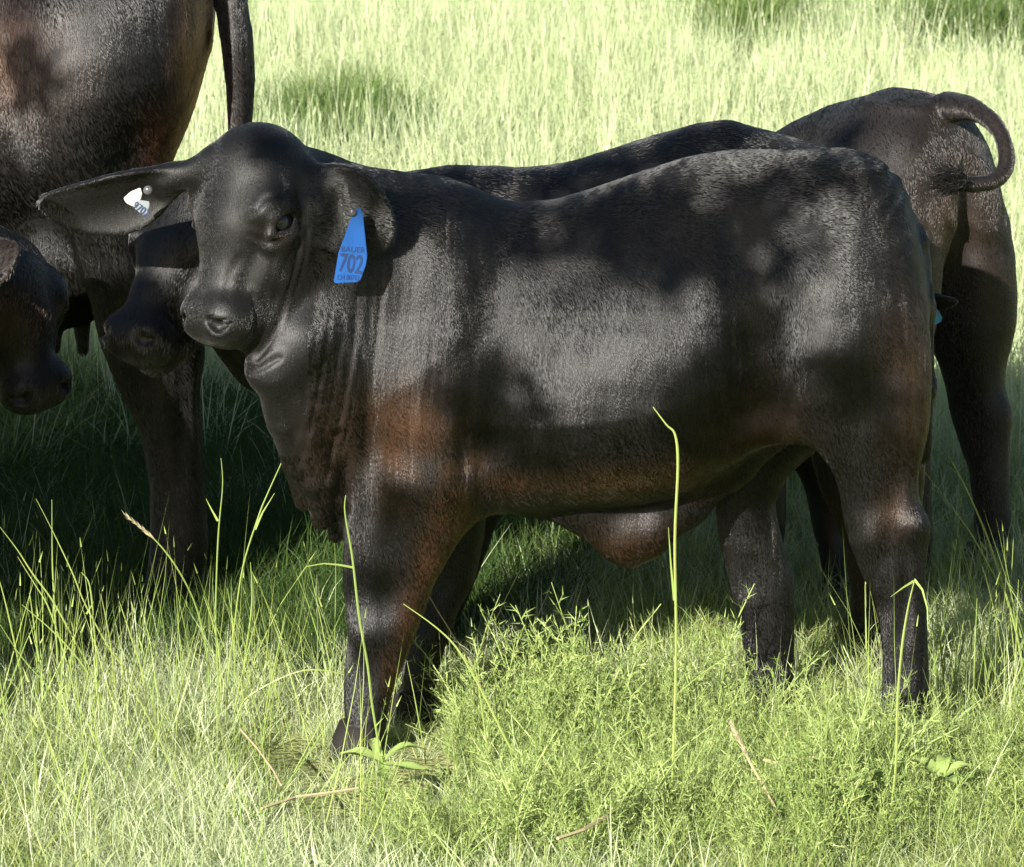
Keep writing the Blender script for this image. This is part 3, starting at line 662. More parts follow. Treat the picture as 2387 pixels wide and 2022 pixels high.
# ------------------------------------------------------------------ ground and grass
def ground():
    m, n, l, b = new_mat('pasture_soil')
    tc = n.new('ShaderNodeTexCoord'); a = n.new('ShaderNodeTexNoise'); a.inputs['Scale'].default_value = 3.0; a.inputs['Detail'].default_value = 8
    l.new(tc.outputs['Object'], a.inputs['Vector'])
    r = n.new('ShaderNodeValToRGB'); e = r.color_ramp.elements; e[0].position = .35; e[0].color = (.12, .14, .045, 1); e[1].position = .65; e[1].color = (.34, .36, .15, 1)
    l.new(a.outputs['Fac'], r.inputs[0]); l.new(r.outputs[0], b.inputs['Base Color']); b.inputs['Roughness'].default_value = 1; b.inputs['Specular IOR Level'].default_value = .1
    h = n.new('ShaderNodeTexNoise'); h.inputs['Scale'].default_value = 60; h.inputs['Detail'].default_value = 6; l.new(tc.outputs['Object'], h.inputs['Vector'])
    bp = n.new('ShaderNodeBump'); bp.inputs['Distance'].default_value = .02; l.new(h.outputs['Fac'], bp.inputs['Height']); l.new(bp.outputs[0], b.inputs['Normal'])
    v = []; f = []; xs = sorted(set(list(np.linspace(-6, 6, 60))+[-400, -150, -60, -25, -12, 12, 25, 60, 150, 400])); ys = sorted(set(list(np.linspace(-4, 14, 80))+[-60, -20, -9, 20, 35, 60, 120, 300, 700]))
    for y in ys:
        for x in xs:
            d = math.exp(-(x*x+(y-.5)**2)/6); z = (1-d)*.05*(math.sin(x*1.3+1)*math.sin(y*.9)+.5*math.sin(x*2.9)*math.sin(y*2.3+2)) if abs(x) < 30 and abs(y) < 40 else 0
            v.append((x, y, z))
    nx = len(xs)
    for j in range(len(ys)-1):
        for i in range(nx-1): f.append((j*nx+i, j*nx+i+1, (j+1)*nx+i+1, (j+1)*nx+i))
    o = mesh_obj('ground', v, f, m); o['kind'] = 'structure'
def gz(x, y):
    d = np.exp(-(x*x+(y-.5)**2)/6); return (1-d)*.05*(np.sin(x*1.3+1)*np.sin(y*.9)+.5*np.sin(x*2.9)*np.sin(y*2.3+2))
def leaf_material(name, c0, c1, c2=None, trans=.35, rough=.5, spec=.25):
    """random tint for every blade and a wider tint for every clump"""
    m = bpy.data.materials.new(name); m.use_nodes = True; n = m.node_tree.nodes; l = m.node_tree.links; b = n['Principled BSDF']
    g = n.new('ShaderNodeNewGeometry'); oi = n.new('ShaderNodeObjectInfo')
    ad = n.new('ShaderNodeMath'); ad.operation = 'MULTIPLY_ADD'; ad.inputs[1].default_value = .6; l.new(g.outputs['Random Per Island'], ad.inputs[0])
    sc = n.new('ShaderNodeMath'); sc.operation = 'MULTIPLY'; sc.inputs[1].default_value = .4; l.new(oi.outputs['Random'], sc.inputs[0]); l.new(sc.outputs[0], ad.inputs[2])
    r = n.new('ShaderNodeValToRGB'); e = r.color_ramp.elements; e[0].color = (*c0, 1); e[0].position = .15; e[1].color = (*c1, 1); e[1].position = .8
    if c2: x = r.color_ramp.elements.new(.93); x.color = (*c2, 1)
    l.new(ad.outputs[0], r.inputs[0]); l.new(r.outputs[0], b.inputs['Base Color'])
    b.inputs['Roughness'].default_value = rough; b.inputs['Specular IOR Level'].default_value = spec
    t = n.new('ShaderNodeBsdfTranslucent'); l.new(r.outputs[0], t.inputs[0])
    mx = n.new('ShaderNodeMixShader'); mx.inputs[0].default_value = trans; l.new(b.outputs[0], mx.inputs[1]); l.new(t.outputs[0], mx.inputs[2])
    l.new(mx.outputs[0], n['Material Output'].inputs[0]); return m
M_PALEG = leaf_material('pale_dry_grass', (.32, .385, .18), (.56, .615, .37), (.62, .60, .44))
M_GREENG = leaf_material('green_grass', (.15, .22, .055), (.38, .43, .14), (.48, .43, .22))
M_LUSH_DARKENED = leaf_material('shade_darkened_lush_grass', (.025, .055, .010), (.075, .13, .03), (.15, .17, .055))  # lush green, its colour lowered further to deepen the shade at the left
M_FEATH = leaf_material('feathery_leaf', (.15, .22, .055), (.40, .48, .165), None, .3)
M_TUFT = leaf_material('dark_tussock_grass', (.06, .11, .025), (.17, .24, .06), (.33, .32, .15))
M_STALK = leaf_material('green_stalk', (.17, .26, .06), (.32, .38, .11), None, .25, .4)
M_STRAW = leaf_material('straw', (.36, .29, .16), (.50, .42, .25), None, .2)
M_SEED = leaf_material('seed_head', (.40, .33, .20), (.55, .47, .33), None, .3)
M_WEED = leaf_material('broad_weed_leaf', (.24, .34, .09), (.38, .47, .16), None, .4, .5)

class MB:
    def __init__(s): s.v = []; s.f = []
    def blade(s, p, d, L, w, bend, seg=3, face=None):
        """tapered strip from p, first direction d, drooping towards bend"""
        p = np.array(p, float); d = unit(d); side = np.cross(d, face if face is not None else np.random.normal(size=3)); side = side/max(np.linalg.norm(side), 1e-6)
        b = len(s.v)
        for i in range(seg):
            ww = w*(1-.75*i/seg)*.5; s.v += [p-side*ww, p+side*ww]
            d = unit(d+np.array(bend)/seg); p = p+d*L/seg
        s.v.append(p)
        for i in range(seg-1): s.f.append((b+2*i, b+2*i+1, b+2*i+3, b+2*i+2))
        s.f.append((b+2*seg-2, b+2*seg-1, b+2*seg)); return p, d
    def tube(s, pts, r, n=5):
        pts = [np.array(p, float) for p in pts]; b = len(s.v); m = len(pts)
        for i, p in enumerate(pts):
            t = unit(pts[min(i+1, m-1)]-pts[max(i-1, 0)]); a = unit(np.cross(t, (.3, 1, .1))); c = np.cross(t, a)
            rr = r[i] if hasattr(r, '__len__') else r
            for k in range(n): s.v.append(p+(a*math.cos(2*math.pi*k/n)+c*math.sin(2*math.pi*k/n))*rr)
        for i in range(m-1):
            for k in range(n): s.f.append((b+i*n+k, b+i*n+(k+1) % n, b+(i+1)*n+(k+1) % n, b+(i+1)*n+k))
        s.f.append(tuple(b+k for k in range(n-1, -1, -1))); s.f.append(tuple(b+(m-1)*n+k for k in range(n)))
    def mesh(s, name, mat):
        me = bpy.data.meshes.new(name); me.from_pydata([tuple(map(float, p)) for p in s.v], [], s.f); me.update(); me.materials.append(mat); return me
    def obj(s, name, mat, parent=None):
        o = bpy.data.objects.new(name, s.mesh(name, mat)); COL.objects.link(o)
        if parent: o.parent = parent
        return o
rs = np.random.RandomState(21); np.random.seed(5)
def turf_clump(k, n, R, h0, h1, w, lean, curl, mat, up=.35):
    m = MB()
    for i in range(n):
        a = rs.rand()*6.283; r = R*math.sqrt(rs.rand()); p = (r*math.cos(a), r*math.sin(a), -.01)
        d = np.array((math.cos(a)*lean*rs.rand()+rs.normal()*.25, math.sin(a)*lean*rs.rand()+rs.normal()*.25, 1.0))
        b = np.array((rs.normal()*curl, rs.normal()*curl, -abs(rs.normal())*curl*up))
        m.blade(p, d, rs.uniform(h0, h1), w*rs.uniform(.6, 1.3), b, 3, unit(rs.normal(size=3)))
    return m.mesh('turf_clump', mat)
def sprig(k, L):
    """feathery plant: knobbly stem, side branches at 45 degrees with short needles"""
    m = MB(); z = 0; ph = rs.rand()*6; x = y = 0.0; lx, ly = rs.normal()*.22, rs.normal()*.22
    pts = [(lx*t*t*L, ly*t*t*L, t*L) for t in np.linspace(0, 1, 6)]
    m.tube(pts, [.0017*(1-.6*t) for t in np.linspace(0, 1, 6)], 3)
    nb = int(L/.010)
    for i in range(nb):
        t = .18+.8*i/nb; p = np.array((lx*t*t*L, ly*t*t*L, t*L)); a = ph+i*2.4; bl = (.055*(1-t)+.016)*rs.uniform(.7, 1.25)
        d = unit((math.cos(a), math.sin(a), .75+.3*rs.rand())); e = p+d*bl
        m.blade(p, d, bl, .0019, (0, 0, .25), 2, unit(rs.normal(size=3)))
        for j in range(int(bl/.0075)):
            q = p+d*bl*(.3+.7*j/max(1, int(bl/.0075))); s2 = unit(np.cross(d, rs.normal(size=3)))
            m.blade(q, unit(d*.8+s2*.9), .012*rs.uniform(.7, 1.4), .0019, (0, 0, .1), 1, unit(rs.normal(size=3)))
    return m.mesh('feather_sprig', M_FEATH)
def stem_clump(n, h0, h1, mat):
    m = MB()
    for i in range(n):
        p = np.array((rs.normal()*.05, rs.normal()*.05, -.01)); d = unit((rs.normal()*.13+.05, rs.normal()*.12, 1)); L = rs.uniform(h0, h1)
        bend = np.array((rs.normal()*.15, rs.normal()*.12, 0)); tip, td = m.blade(p, d, L, rs.uniform(.002, .0036), bend, 3, unit((rs.normal()*.4, 1, .2)))
        if rs.rand() < .35:
            q = tip-td*.012; m.blade(q, td, .03*rs.uniform(.6, 1.3), .004, (0, 0, -.1), 2, unit((rs.normal()*.4, 1, 0)))
    return m.mesh('stem_clump', mat)
def source(name, meshes):
    c = bpy.data.collections.new(name)
    for i, me in enumerate(meshes): c.objects.link(bpy.data.objects.new('%s_%02d' % (name, i), me))
    return c
def scatter(name, label, cat, coll, nvar, pts, scl, tilt=.12, z=None):
    """one object of uncountable plants: points with rotation, size and kind, instanced by geometry nodes"""
    pts = np.asarray(pts, np.float32); n = len(pts)
    zz = gz(pts[:, 0], pts[:, 1]) if z is None else z
    co = np.stack([pts[:, 0], pts[:, 1], zz], 1)
    me = bpy.data.meshes.new(name); me.vertices.add(n); me.vertices.foreach_set('co', co.astype(np.float32).ravel())
    ra = me.attributes.new('rot', 'FLOAT_VECTOR', 'POINT'); ra.data.foreach_set('vector', np.stack([rs.normal(size=n)*tilt, rs.normal(size=n)*tilt, rs.rand(n)*6.283], 1).astype(np.float32).ravel())
    sa = me.attributes.new('scl', 'FLOAT', 'POINT'); sa.data.foreach_set('value', np.asarray(scl, np.float32))
    ia = me.attributes.new('idx', 'INT', 'POINT'); ia.data.foreach_set('value', rs.randint(0, nvar, n).astype(np.int32))
    o = bpy.data.objects.new(name, me); COL.objects.link(o); o['kind'] = 'stuff'; o['label'] = label; o['category'] = cat
    t = bpy.data.node_groups.new(name+'_nodes', 'GeometryNodeTree'); t.interface.new_socket('Geometry', in_out='INPUT', socket_type='NodeSocketGeometry'); t.interface.new_socket('Geometry', in_out='OUTPUT', socket_type='NodeSocketGeometry')
    N = t.nodes; K = t.links; gi = N.new('NodeGroupInput'); go = N.new('NodeGroupOutput'); iop = N.new('GeometryNodeInstanceOnPoints'); ci = N.new('GeometryNodeCollectionInfo')
    ci.inputs['Collection'].default_value = coll; ci.inputs['Separate Children'].default_value = True; ci.inputs['Reset Children'].default_value = True
    def at(nm, ty):
        q = N.new('GeometryNodeInputNamedAttribute'); q.data_type = ty; q.inputs['Name'].default_value = nm; return q.outputs['Attribute']
    er = N.new('FunctionNodeEulerToRotation'); K.new(at('rot', 'FLOAT_VECTOR'), er.inputs[0])
    K.new(gi.outputs[0], iop.inputs['Points']); K.new(ci.outputs[0], iop.inputs['Instance']); iop.inputs['Pick Instance'].default_value = True
    K.new(at('idx', 'INT'), iop.inputs['Instance Index']); K.new(er.outputs[0], iop.inputs['Rotation']); K.new(at('scl', 'FLOAT'), iop.inputs['Scale']); K.new(iop.outputs[0], go.inputs[0])
    o.modifiers.new('scatter', 'NODES').node_group = t
    return o
def field_pts(n, x0, x1, y0, y1, keep=None):
    p = np.stack([rs.uniform(x0, x1, n), rs.uniform(y0, y1, n)], 1)
    if keep is not None: p = p[rs.rand(n) < keep(p[:, 0], p[:, 1])]
    return p
def n2(x, y, s, seed): return vnoise(np.stack([x, y, np.zeros_like(x)], 1), s, seed)
def bush(x, y):
    """how much of the feathery plant grows here: a broad drift right of the calf's front feet"""
    e = ((x-.42)/.80)**2+((y+.42)/.46)**2
    e2 = ((x+.08)/.20)**2+((y+.66)/.22)**2
    return np.clip(1.5-1.25*np.minimum(e, e2)+.45*n2(x, y, 6, 31), 0, 1)
ground()
pale = [turf_clump(i, 46, .06, .05, .15, .0024, .5, .9, M_PALEG) for i in range(5)]
green = [turf_clump(i, 44, .055, .05, .16, .0024, .5, .9, M_GREENG) for i in range(5)]
stems = [stem_clump(11, .16, .36, M_PALEG) for i in range(5)]
sprigs = [sprig(i, rs.uniform(.14, .22)) for i in range(6)]
lush = [turf_clump(i, 50, .055, .06, .17, .0026, .5, .9, M_LUSH_DARKENED) for i in range(4)]; c_lush = source('darkened_lush_turf', lush)
c_pale = source('pale_turf', pale); c_green = source('green_turf', green); c_stem = source('pale_stems', stems); c_spr = source('sprigs', sprigs)
low = lambda x, y: np.where((np.abs(x+.29) < .17) & (y < .1) & (y > -.62), .46, 1.0)        # trampled short by the front feet
# near turf
lush_shade = lambda x, y: np.clip((y-.42+.10*n2(x, y, 4, 17))/.12, 0, 1)*np.clip((3.2-y)/.5, 0, 1)*np.clip((.15-x+.25*(y-1))/.25, 0, 1)  # shaded left ground: lush grass with extra darkness put into its colour
p = field_pts(5200, -1.8, .9, .3, 3.4, lush_shade)
scatter('darkened_lush_turf', 'lush green grass, colour darkened to deepen the shade under the cow', 'grass', c_lush, 4, p, rs.uniform(.6, 1.2, len(p)))
p = field_pts(5200, -1.7, 1.7, -1.9, 2.2, lambda x, y: (1-.75*bush(x, y))*(1-.93*lush_shade(x, y))); q = rs.rand(len(p)) < np.clip(.24+.5*n2(p[:, 0], p[:, 1], 2.2, 3)+.3*(p[:, 0] > 0), .05, .92)
scatter('green_turf', 'short green grass under and around the calves', 'grass', c_green, 5, p[q], rs.uniform(.6, 1.15, q.sum())*low(p[q][:, 0], p[q][:, 1]))
scatter('pale_turf', 'pale sunlit grass in the foreground', 'grass', c_pale, 5, p[~q], rs.uniform(.6, 1.15, (~q).sum())*low(p[~q][:, 0], p[~q][:, 1]))
p = field_pts(9500, -1.2, 1.8, -1.3, .25, lambda x, y: bush(x, y)*np.where((x < -.10) & (y > -.55), .0, 1))
scatter('feathery_ground_cover', 'feathery bright green plants massed before the calf', 'plants', c_spr, 6, p, rs.uniform(.45, 1.05, len(p))*np.clip(1.0+.55*n2(p[:, 0], p[:, 1], 9, 44), .55, 1.6), .30)
p = field_pts(500, -1.6, 1.7, -1.7, 2.0, lambda x, y: (1-bush(x, y))*.6*low(x, y)*(1-.9*lush_shade(x, y)))
scatter('upright_grass', 'loose upright pale grass blades between the turf', 'grass', c_stem, 5, p, rs.uniform(.35, .75, len(p)), .15)
tall = [stem_clump(4, .22, .50, M_STALK) for i in range(5)]; c_tall = source('tall_stems', tall)
p = np.concatenate([field_pts(95, -1.1, -.30, -.30, .42), field_pts(70, .68, 1.1, -.35, .45), field_pts(60, -1.2, 1.2, -1.2, -.35)])
scatter('wispy_stems', 'wispy thin green stems at both lower corners', 'grass', c_tall, 5, p, rs.uniform(.45, .9, len(p)), .2)
# far pasture, thinning out beyond the frame
TUS = [(790, 330, .36, .8), (1750, 140, .24, .9), (2290, 130, .42, .8), (60, 1010, .3, .7)]
def clear(x, y):
    k = 1-.93*lush_shade(x, y)
    for a, b, rx, ry in TUS:
        c = G(a, b); k *= 1-.88*np.exp(-(((x-c[0])/rx)**2+((y-c[1])/ry)**2)**2)
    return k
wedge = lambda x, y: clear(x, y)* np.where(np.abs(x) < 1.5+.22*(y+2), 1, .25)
p = field_pts(16000, -6, 6, 2.0, 14, wedge); q = rs.rand(len(p)) < np.clip(.10+.25*n2(p[:, 0], p[:, 1], 1.1, 9), .02, .6)
scatter('far_green_turf', 'green patches of grass in the pasture behind', 'grass', c_green, 5, p[q], rs.uniform(1.1, 1.8, q.sum()))
scatter('far_pale_turf', 'pale overexposed pasture grass behind the herd', 'grass', c_pale, 5, p[~q], rs.uniform(1.1, 1.9, (~q).sum()))
p = field_pts(13000, -5, 5, 2.0, 14, wedge)
scatter('far_pale_stems', 'thin pale grass stems standing in the pasture behind', 'grass', c_stem, 5, p, rs.uniform(.6, 1.15, len(p)), .10)
p = np.concatenate([field_pts(9000, -30, 30, -12, 40, lambda x, y: ((np.abs(x) > 5) | (y > 13) | (y < -1.8))*1.0)])
scatter('outer_turf', 'pasture grass beyond the frame', 'grass', c_pale, 5, p, rs.uniform(2.0, 4.0, len(p)))
# ------------------------------------------------------------------ single stalks, weeds, straw and tussocks
def path_obj(name, pix, label, group=None, r=.0016, y=None, mat=None, cat='grass stalk', head=0, headw=.0032, leaf=None, dy=0.0):
    """one stalk drawn through photo pixels at the depth where its foot stands; pix runs from tip to foot"""
    base = G(*pix[-1]); yb = base[1] if y is None else y
    root = empty(name, (float(base[0]), float(yb), 0)); off = np.array((base[0], yb, 0))
    n = len(pix); P3 = [P(a, b, yb+dy*(1-i/(n-1)))-off for i, (a, b) in enumerate(pix)]; P3[-1][2] = min(P3[-1][2], -.01)
    # smooth path
    t = np.linspace(0, n-1, (n-1)*5+1); A = np.array(P3); Q = []
    for u in t:
        i = min(int(u), n-2); f = u-i; p0, p1, p2, p3 = A[max(i-1, 0)], A[i], A[i+1], A[min(i+2, n-1)]
        Q.append(.5*((2*p1)+(-p0+p2)*f+(2*p0-5*p1+4*p2-p3)*f*f+(-p0+3*p1-3*p2+p3)*f**3))
    r *= .78; m = MB(); k = len(Q); rr = [r*(.35+.65*min(1, i/(k*.35))) for i in range(k)]
    m.tube(Q, rr, 5); m.obj('stem', mat or M_STALK, root)
    if head:
        m = MB(); L = np.linalg.norm(Q[0]-Q[head])
        for i in range(70):
            u = rs.rand()**.8*head; j = min(int(u), head-1); q = Q[j]+(Q[j+1]-Q[j])*(u-j); d = unit(Q[j]-Q[j+1]); s = unit(np.cross(d, rs.normal(size=3)))
            m.blade(q, d*.9+s*.35, .013*rs.uniform(.7, 1.2), headw*.6, (0, 0, 0), 1, unit(rs.normal(size=3)))
        m.obj('seed_head', M_SEED, root)
    for lf in (leaf or []):
        m = MB(); pts = [P(a, b, yb-.004*i)-off for i, (a, b) in enumerate(lf)]; w = .0048; b0 = 0
        for i, p in enumerate(pts):
            d = unit(pts[min(i+1, len(pts)-1)]-pts[max(i-1, 0)]); sd = unit(np.cross(d, (.1, 1, .3)))*w*.5*(1-.85*i/(len(pts)-1)); m.v += [p-sd, p+sd]
        for i in range(len(pts)-1): m.f.append((2*i, 2*i+1, 2*i+3, 2*i+2))
        m.obj('leaf', mat or M_STALK, root)
    tag(root, label, cat, group); return root
ORD = 'first second third fourth fifth sixth seventh eighth ninth tenth eleventh twelfth thirteenth fourteenth fifteenth sixteenth seventeenth eighteenth nineteenth twentieth'.split()
def ordinal(k, n): return ('leftmost' if k == 0 else 'rightmost' if k == n-1 else ORD[k]+' from the left')
GL = 'grass stalks before the dark shade at the left'
path_obj('grass_stalk', [(291, 1201), (328, 1230), (367, 1265), (403, 1310), (434, 1362), (456, 1412), (472, 1470), (484, 1545), (490, 1680)], 'grass stalk arching left with pale fluffy seed head before the dark shade', r=.0019, head=9, headw=.005)
path_obj('grass_stalk', [(689, 992), (663, 1063), (622, 1155), (602, 1206), (566, 1323), (546, 1461), (531, 1589), (524, 1720)], 'tall grass stalk with green seed spike leaning right beneath the calf\'s dewlap', r=.0019, head=6, headw=.004, leaf=[[(594, 1235), (612, 1195), (640, 1150)]])
path_obj('grass_stalk', [(515, 1068), (519, 1130), (510, 1232), (505, 1334), (503, 1461), (510, 1614), (512, 1730)], 'tall upright grass stalk with one short side leaf before the dark shade', r=.0018, leaf=[[(508, 1215), (494, 1190), (480, 1163)]])
path_obj('grass_stalk', [(806, 1155), (804, 1196), (821, 1298), (837, 1436), (857, 1553), (867, 1640), (883, 1742), (905, 1900)], 'grass stalk crossing the calf\'s near foreleg with a long curled side leaf', r=.0026, leaf=[[(822, 1323), (790, 1317), (755, 1314), (714, 1321), (691, 1354)]])
path_obj('grass_stalk', [(1522, 949), (1553, 990), (1574, 1015), (1580, 1089), (1573, 1261), (1576, 1490), (1571, 1720), (1561, 1985)], 'tallest grass stalk, bent at the tip, standing before the calf\'s belly', r=.0029, leaf=[[(1572, 1400), (1564, 1320), (1558, 1230)]])
path_obj('grass_stalk', [(2133, 1349), (2117, 1415), (2102, 1512), (2092, 1640), (2087, 1800), (2062, 1990)], 'grass stalk with reddish tip before the calf\'s near hind leg', r=.0027, leaf=[[(2132, 1352), (2150, 1375), (2162, 1420), (2163, 1470)], [(2130, 1355), (2105, 1370), (2076, 1392)]])
path_obj('grass_stalk', [(2209, 1058), (2255, 1145), (2301, 1252), (2330, 1340), (2370, 1480), (2400, 1640)], 'long grass stalk leaning across the dark hind leg at the right', r=.0024)
path_obj('grass_stalk', [(2143, 1084), (2255, 1232), (2316, 1339), (2387, 1461), (2440, 1600)], 'grass stalk leaning furthest left beside the front calf\'s hock', r=.0021)
path_obj('grass_stalk', [(940, 1408), (1014, 1461), (1066, 1513), (1118, 1602), (1170, 1706), (1202, 1780), (1228, 1930)], 'grass stalk slanting left across the calf\'s forelegs', r=.0023)
path_obj('grass_stalk', [(972, 1340), (1014, 1414), (1066, 1497), (1110, 1570), (1150, 1700)], 'straw-coloured thin stalk behind the forelegs, slanting left', r=.0016, mat=M_STRAW)
path_obj('grass_stalk', [(1217, 1320), (1170, 1414), (1139, 1487), (1115, 1560), (1105, 1680)], 'straw-coloured thin stalk leaning right behind the forelegs', r=.0016, mat=M_STRAW)
path_obj('grass_stalk', [(821, 1579), (755, 1563), (689, 1568), (602, 1609), (560, 1650), (540, 1730)], 'grass blade arching low towards the calf\'s near foreleg', r=.0022)
path_obj('grass_stalk', [(1705, 1690), (1728, 1735), (1752, 1785), (1790, 1850), (1815, 1905), (1840, 1990)], 'pale fluffy-tipped stalk leaning left over the feathery plants', r=.0026, mat=M_STRAW, head=8, headw=.006)
LEFT = sorted(([(84, 1163), (122, 1237), (168, 1334), (199, 1410), (255, 1512), (306, 1584), (350, 1690)], [(121, 1165), (122, 1308), (127, 1410), (135, 1563), (140, 1690)], [(0, 1229), (41, 1283), (77, 1339), (122, 1400), (173, 1492), (224, 1589), (262, 1700)],
            [(41, 1298), (82, 1364), (110, 1410), (138, 1487), (173, 1614), (185, 1720)], [(-5, 1340), (20, 1436), (51, 1589), (62, 1700)], [(69, 1382), (82, 1477), (94, 1573), (100, 1700)], [(51, 1410), (128, 1477), (194, 1553), (240, 1640), (265, 1730)],
            [(190, 1335), (209, 1365), (219, 1461), (230, 1614), (233, 1720)], [(235, 1385), (255, 1487), (270, 1614), (276, 1720)], [(278, 1402), (306, 1487), (332, 1573), (352, 1700)], [(584, 1311), (587, 1410), (571, 1538), (556, 1700)], [(605, 1415), (577, 1522), (550, 1640), (540, 1720)],
            [(666, 1428), (643, 1538), (622, 1640), (612, 1730)], [(0, 1456), (51, 1533), (128, 1625), (170, 1720)], [(475, 1390), (498, 1460), (512, 1540), (518, 1700)], [(530, 1372), (540, 1430), (548, 1520), (545, 1690)]), key=lambda q: q[0][0])
for k, pix in enumerate(LEFT):
    path_obj('grass_stalk', pix, 'thin grass stalk before the dark left shade, its tip %s' % ordinal(k, len(LEFT)), GL, r=rs.uniform(.0015, .0022))
GR = 'grass blades before the shade at the right'
for k in range(18):
    x = 2172+k*12+rs.uniform(-3, 3); b = rs.uniform(1640, 1700); h = rs.uniform(110, 330); ln = rs.normal()*60
    path_obj('grass_stalk', [(x+ln, b-h), (x+ln*.55, b-h*.6), (x+ln*.2, b-h*.25), (x, b)], 'grass stalk before the shade by the right edge, its foot %s' % ordinal(k, 18), GR, r=rs.uniform(.0014, .0022))
GF = 'long pale stalks in the foreground'
for k in range(20):
    x = 60+k*117+rs.uniform(-40, 40); b = rs.uniform(1840, 2015); h = rs.uniform(120, 330); ln = rs.normal()*75
    path_obj('grass_stalk', [(x+ln, b-h), (x+ln*.6, b-h*.66), (x+ln*.25, b-h*.3), (x, b)], 'long pale grass stalk low in the foreground, its foot %s' % ordinal(k, 20), GF, r=rs.uniform(.0013, .0021), mat=M_STALK if rs.rand() < .6 else M_PALEG)
def straw(pix, label, r=.0022):
    b = G(*pix[0]); root = None; h = .10; pts = []
    for px, py in pix:
        d = FWD+np.array([1., 0, 0])*(px-1193.5)/FPX+UP*(1011-py)/FPX; pts.append(CAM+d*((h-CAM[2])/d[2]))
    m = MB(); m.tube(pts, r, 5); o = m.obj('dry_straw', M_STRAW); tag(o, label, 'straw'); return o
straw([(610, 1885), (690, 1858), (770, 1848), (835, 1838)], 'long dry straw lying on the turf left of the broad-leaved weed', .0026)
straw([(1300, 1955), (1360, 1935), (1410, 1905), (1442, 1885)], 'thick pale straw lying in the foreground beside dark gaps', .0034)
straw([(1780, 1772), (1830, 1785), (1880, 1766), (1940, 1768), (2005, 1782)], 'crooked straw lying on the feathery plants before the hind legs', .0024)
straw([(560, 1700), (600, 1745), (640, 1800), (655, 1830)], 'pale straw slanting down across the left foreground turf', .0024)
def weed(c, leaves, label):
    """leaves: (length m, direction angle in plan, rise, width)"""
    b = G(*c); root = empty('broadleaf_weed', (float(b[0]), float(b[1]), 0)); m = MB(); m.tube([(0, 0, -.01), (.004, 0, .08), (.0, 0, .11)], .003, 6); m.obj('stem', M_STALK, root)
    for L, a, rise, w in leaves:
        m = MB(); N = 9; d = np.array((math.cos(a), math.sin(a), 0)); sd = np.array((-math.sin(a), math.cos(a), 0))
        for i in range(N+1):
            t = i/N; ww = w*math.sin(math.pi*min(1, t*.93+.05))**.8*(1-.25*t); p = d*L*t+np.array((0, 0, .095+rise*t-.9*rise*t*t*.9))
            for e in (-1, -.5, 0, .5, 1): m.v.append(p+sd*ww*e*.5+np.array((0, 0, abs(e)*w*.16+.002*math.sin(9*t+3*e))))
        for i in range(N):
            for k in range(4): m.f.append((i*5+k, i*5+k+1, (i+1)*5+k+1, (i+1)*5+k))
        o = m.obj('leaf', M_WEED, root); o.data.polygons.foreach_set('use_smooth', np.ones(len(o.data.polygons), bool))
    tag(root, label, 'weed', 'broad-leaved weeds'); return root
weed((890, 1905), [(.075, 2.9, .05, .045), (.08, .3, .09, .03), (.095, -.5, .0, .036), (.075, 2.0, .10, .024), (.085, -1.4, -.03, .036)], 'broad-leaved weed at the foot of the calf\'s near foreleg')
weed((2190, 1945), [(.07, .3, .07, .035), (.07, 2.4, .08, .035), (.06, -1.2, .04, .03), (.06, 1.3, .10, .028)], 'small broad-leaved weed low at the right edge of the foreground')
weed((1985, 1975), [(.08, .8, .09, .03), (.075, 2.9, .05, .03), (.06, -1.4, .03, .03)], 'broad-leaved weed in the foreground below the near hind leg')
def tussock(px, py, rx, ry, n, h, label, seed):
    c = G(px, py); r2 = np.random.RandomState(seed); root = empty('grass_tussock', (float(c[0]), float(c[1]), float(gz(c[0], c[1])))); m = MB()
    for i in range(n):
        a = r2.rand()*6.283; r = math.sqrt(r2.rand())*(1+.25*math.sin(3*a+seed)); q = np.array((rx*r*math.cos(a), ry*r*math.sin(a), -.01))
        m.blade(q, (r2.normal()*.45, r2.normal()*.45, 1), h*(1.25-.5*r)*r2.uniform(.6, 1.2), r2.uniform(.003, .006), (r2.normal()*.7, r2.normal()*.7, -.5), 3, unit(r2.normal(size=3)))
    m.obj('blades', M_TUFT, root); tag(root, label, 'tussock'); return root
tussock(790, 330, .34, .75, 5200, .24, 'wide dark green tussock in the pasture behind the front calf\'s head', 3)
tussock(1750, 125, .22, .6, 2400, .36, 'small green tussock in the pasture right of centre near the top', 4)
tussock(2290, 120, .40, .45, 2600, .34, 'dark green tussock at the top right corner of the pasture', 5)
tussock(2010, 40, .3, .4, 1500, .30, 'low bright green tussock cut by the top edge of the photo', 6)
tussock(640, 110, .06, .2, 240, .16, 'tiny green tuft near the cow\'s tail in the pasture', 7)
tussock(60, 1010, .30, .7, 3200, .22, 'sunlit green tussock below the nursing calf\'s chin', 8)

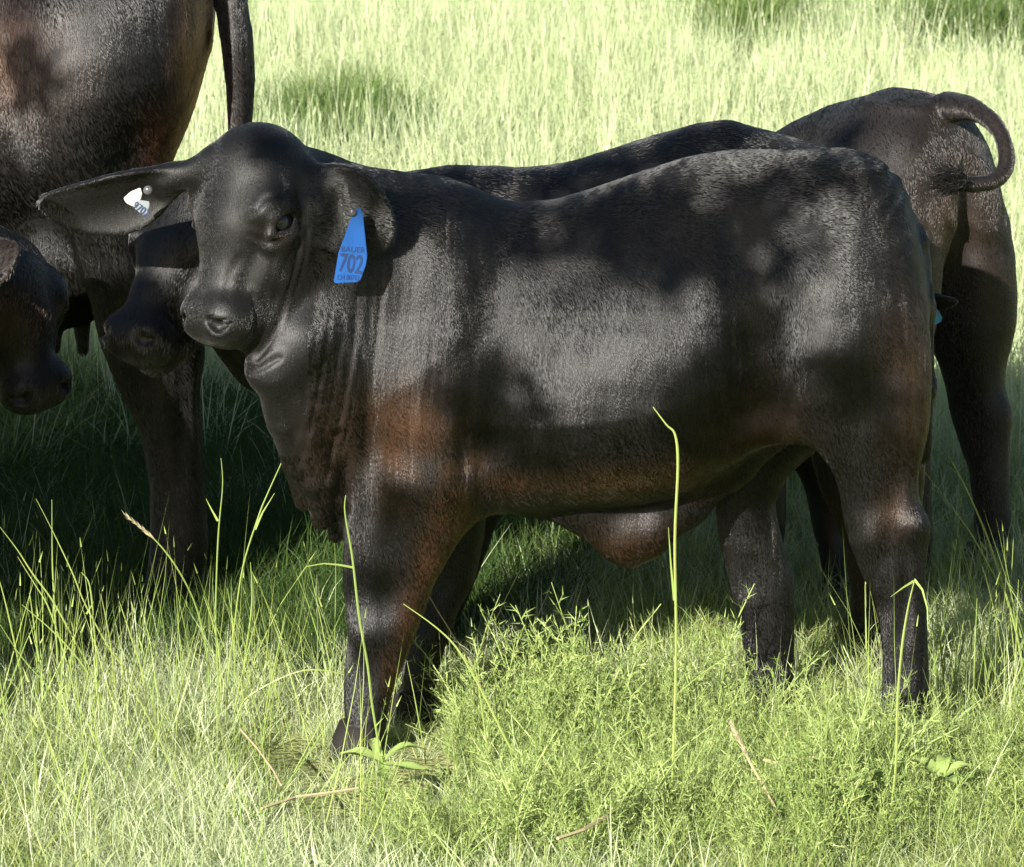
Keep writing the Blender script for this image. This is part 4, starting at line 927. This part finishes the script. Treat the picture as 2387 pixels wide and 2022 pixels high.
# ------------------------------------------------------------------ the tree outside the frame that dapples the herd
def shade_tree():
    root = empty('shade_tree', (-5.3, -6.4, 0)); off = np.array((-5.3, -6.4, 0)); r3 = np.random.RandomState(8)
    T = [(985, 470, -.1, .055), (1090, 480, -.1, .06), (1220, 495, -.15, .07), (1360, 490, -.18, .075), (1500, 515, -.2, .09), (1640, 535, -.2, .095), (1722, 590, -.18, .07), (1800, 440, -.12, .065), (1930, 420, -.12, .05),
         (1120, 960, -.2, .045), (1195, 950, -.2, .06), (1245, 1000, -.2, .045), (1792, 760, -.18, .04), (1772, 860, -.18, .06), (1722, 950, -.18, .065), (1645, 1015, -.18, .05), (625, 370, -.33, .05), (590, 330, -.3, .035),
         (1960, 850, -.2, .028), (2055, 950, -.2, .036), (110, 215, .75, .05), (30, 130, .75, .035), (900, 1180, -.17, .03), (845, 1340, -.17, .03), (1330, 400, .35, .09), (1000, 400, .35, .08), (1600, 330, .35, .09),
         (1985, 300, 1.2, .03), (285, 740, .02, .07), (345, 760, .02, .06), (260, 690, .04, .04), (60, 880, .36, .05)]
    m = MB(); cs = []; S = np.array(sdir)
    for a, b, y, r in T:
        c = P(a, b, y)+S*(4.7+r3.normal()*.35); cs.append(c-off); e1 = unit(np.cross(S, (0, 0, 1))); e2 = np.cross(e1, S)
        n = int(2.3*math.pi*r*r/.0011)+4
        for i in range(n):
            q = r3.rand()**.5*r*1.12; t = r3.rand()*6.283; p = c-off+e1*q*math.cos(t)+e2*q*math.sin(t)+S*r3.normal()*.10
            m.blade(p, unit(r3.normal(size=3)), r3.uniform(.05, .075), .045, (0, 0, -.2), 3, unit(S+r3.normal(size=3)*.5))
    # the rest of the crown, higher up and further left
    for i in range(2600):
        p = np.array((-1.2, .2, 4.3))+r3.normal(size=3)*np.array((1.0, .9, .55)); m.blade(p, unit(r3.normal(size=3)), r3.uniform(.06, .09), .045, (0, 0, -.2), 3, unit(r3.normal(size=3)))
    m.obj('crown', M_WEED, root)
    M_BARK = simple('bark', (.10, .075, .055), .9)
    t = MB(); t.tube([(0, 0, -.05), (.05, .03, .6), (.02, .08, 1.4), (.12, .15, 2.3), (.3, .3, 3.0)], [.17, .14, .12, .10, .075], 10); t.obj('trunk', M_BARK, root)
    hub = np.array((.3, .3, 3.0)); mid = np.mean(cs, axis=0)+np.array((-.15, -.1, .75)); l = MB(); l.tube([hub, hub*.6+mid*.4+np.array((0, 0, .35)), mid], [.07, .035, .012], 8); l.obj('limb', M_BARK, root)
    l = MB(); l.tube([hub, np.array((-.6, .25, 3.6)), np.array((-1.4, .2, 4.4))], [.07, .05, .02], 8); l.obj('limb', M_BARK, root)
    l = MB()
    for c in cs: l.tube([mid, (mid+c)/2+np.array((0, 0, .08)), c], [.004, .003, .002], 4)
    l.obj('twigs', M_BARK, root)
    tag(root, 'leafy tree outside the frame whose branches dapple the herd with shade', 'tree')
shade_tree()
#END#
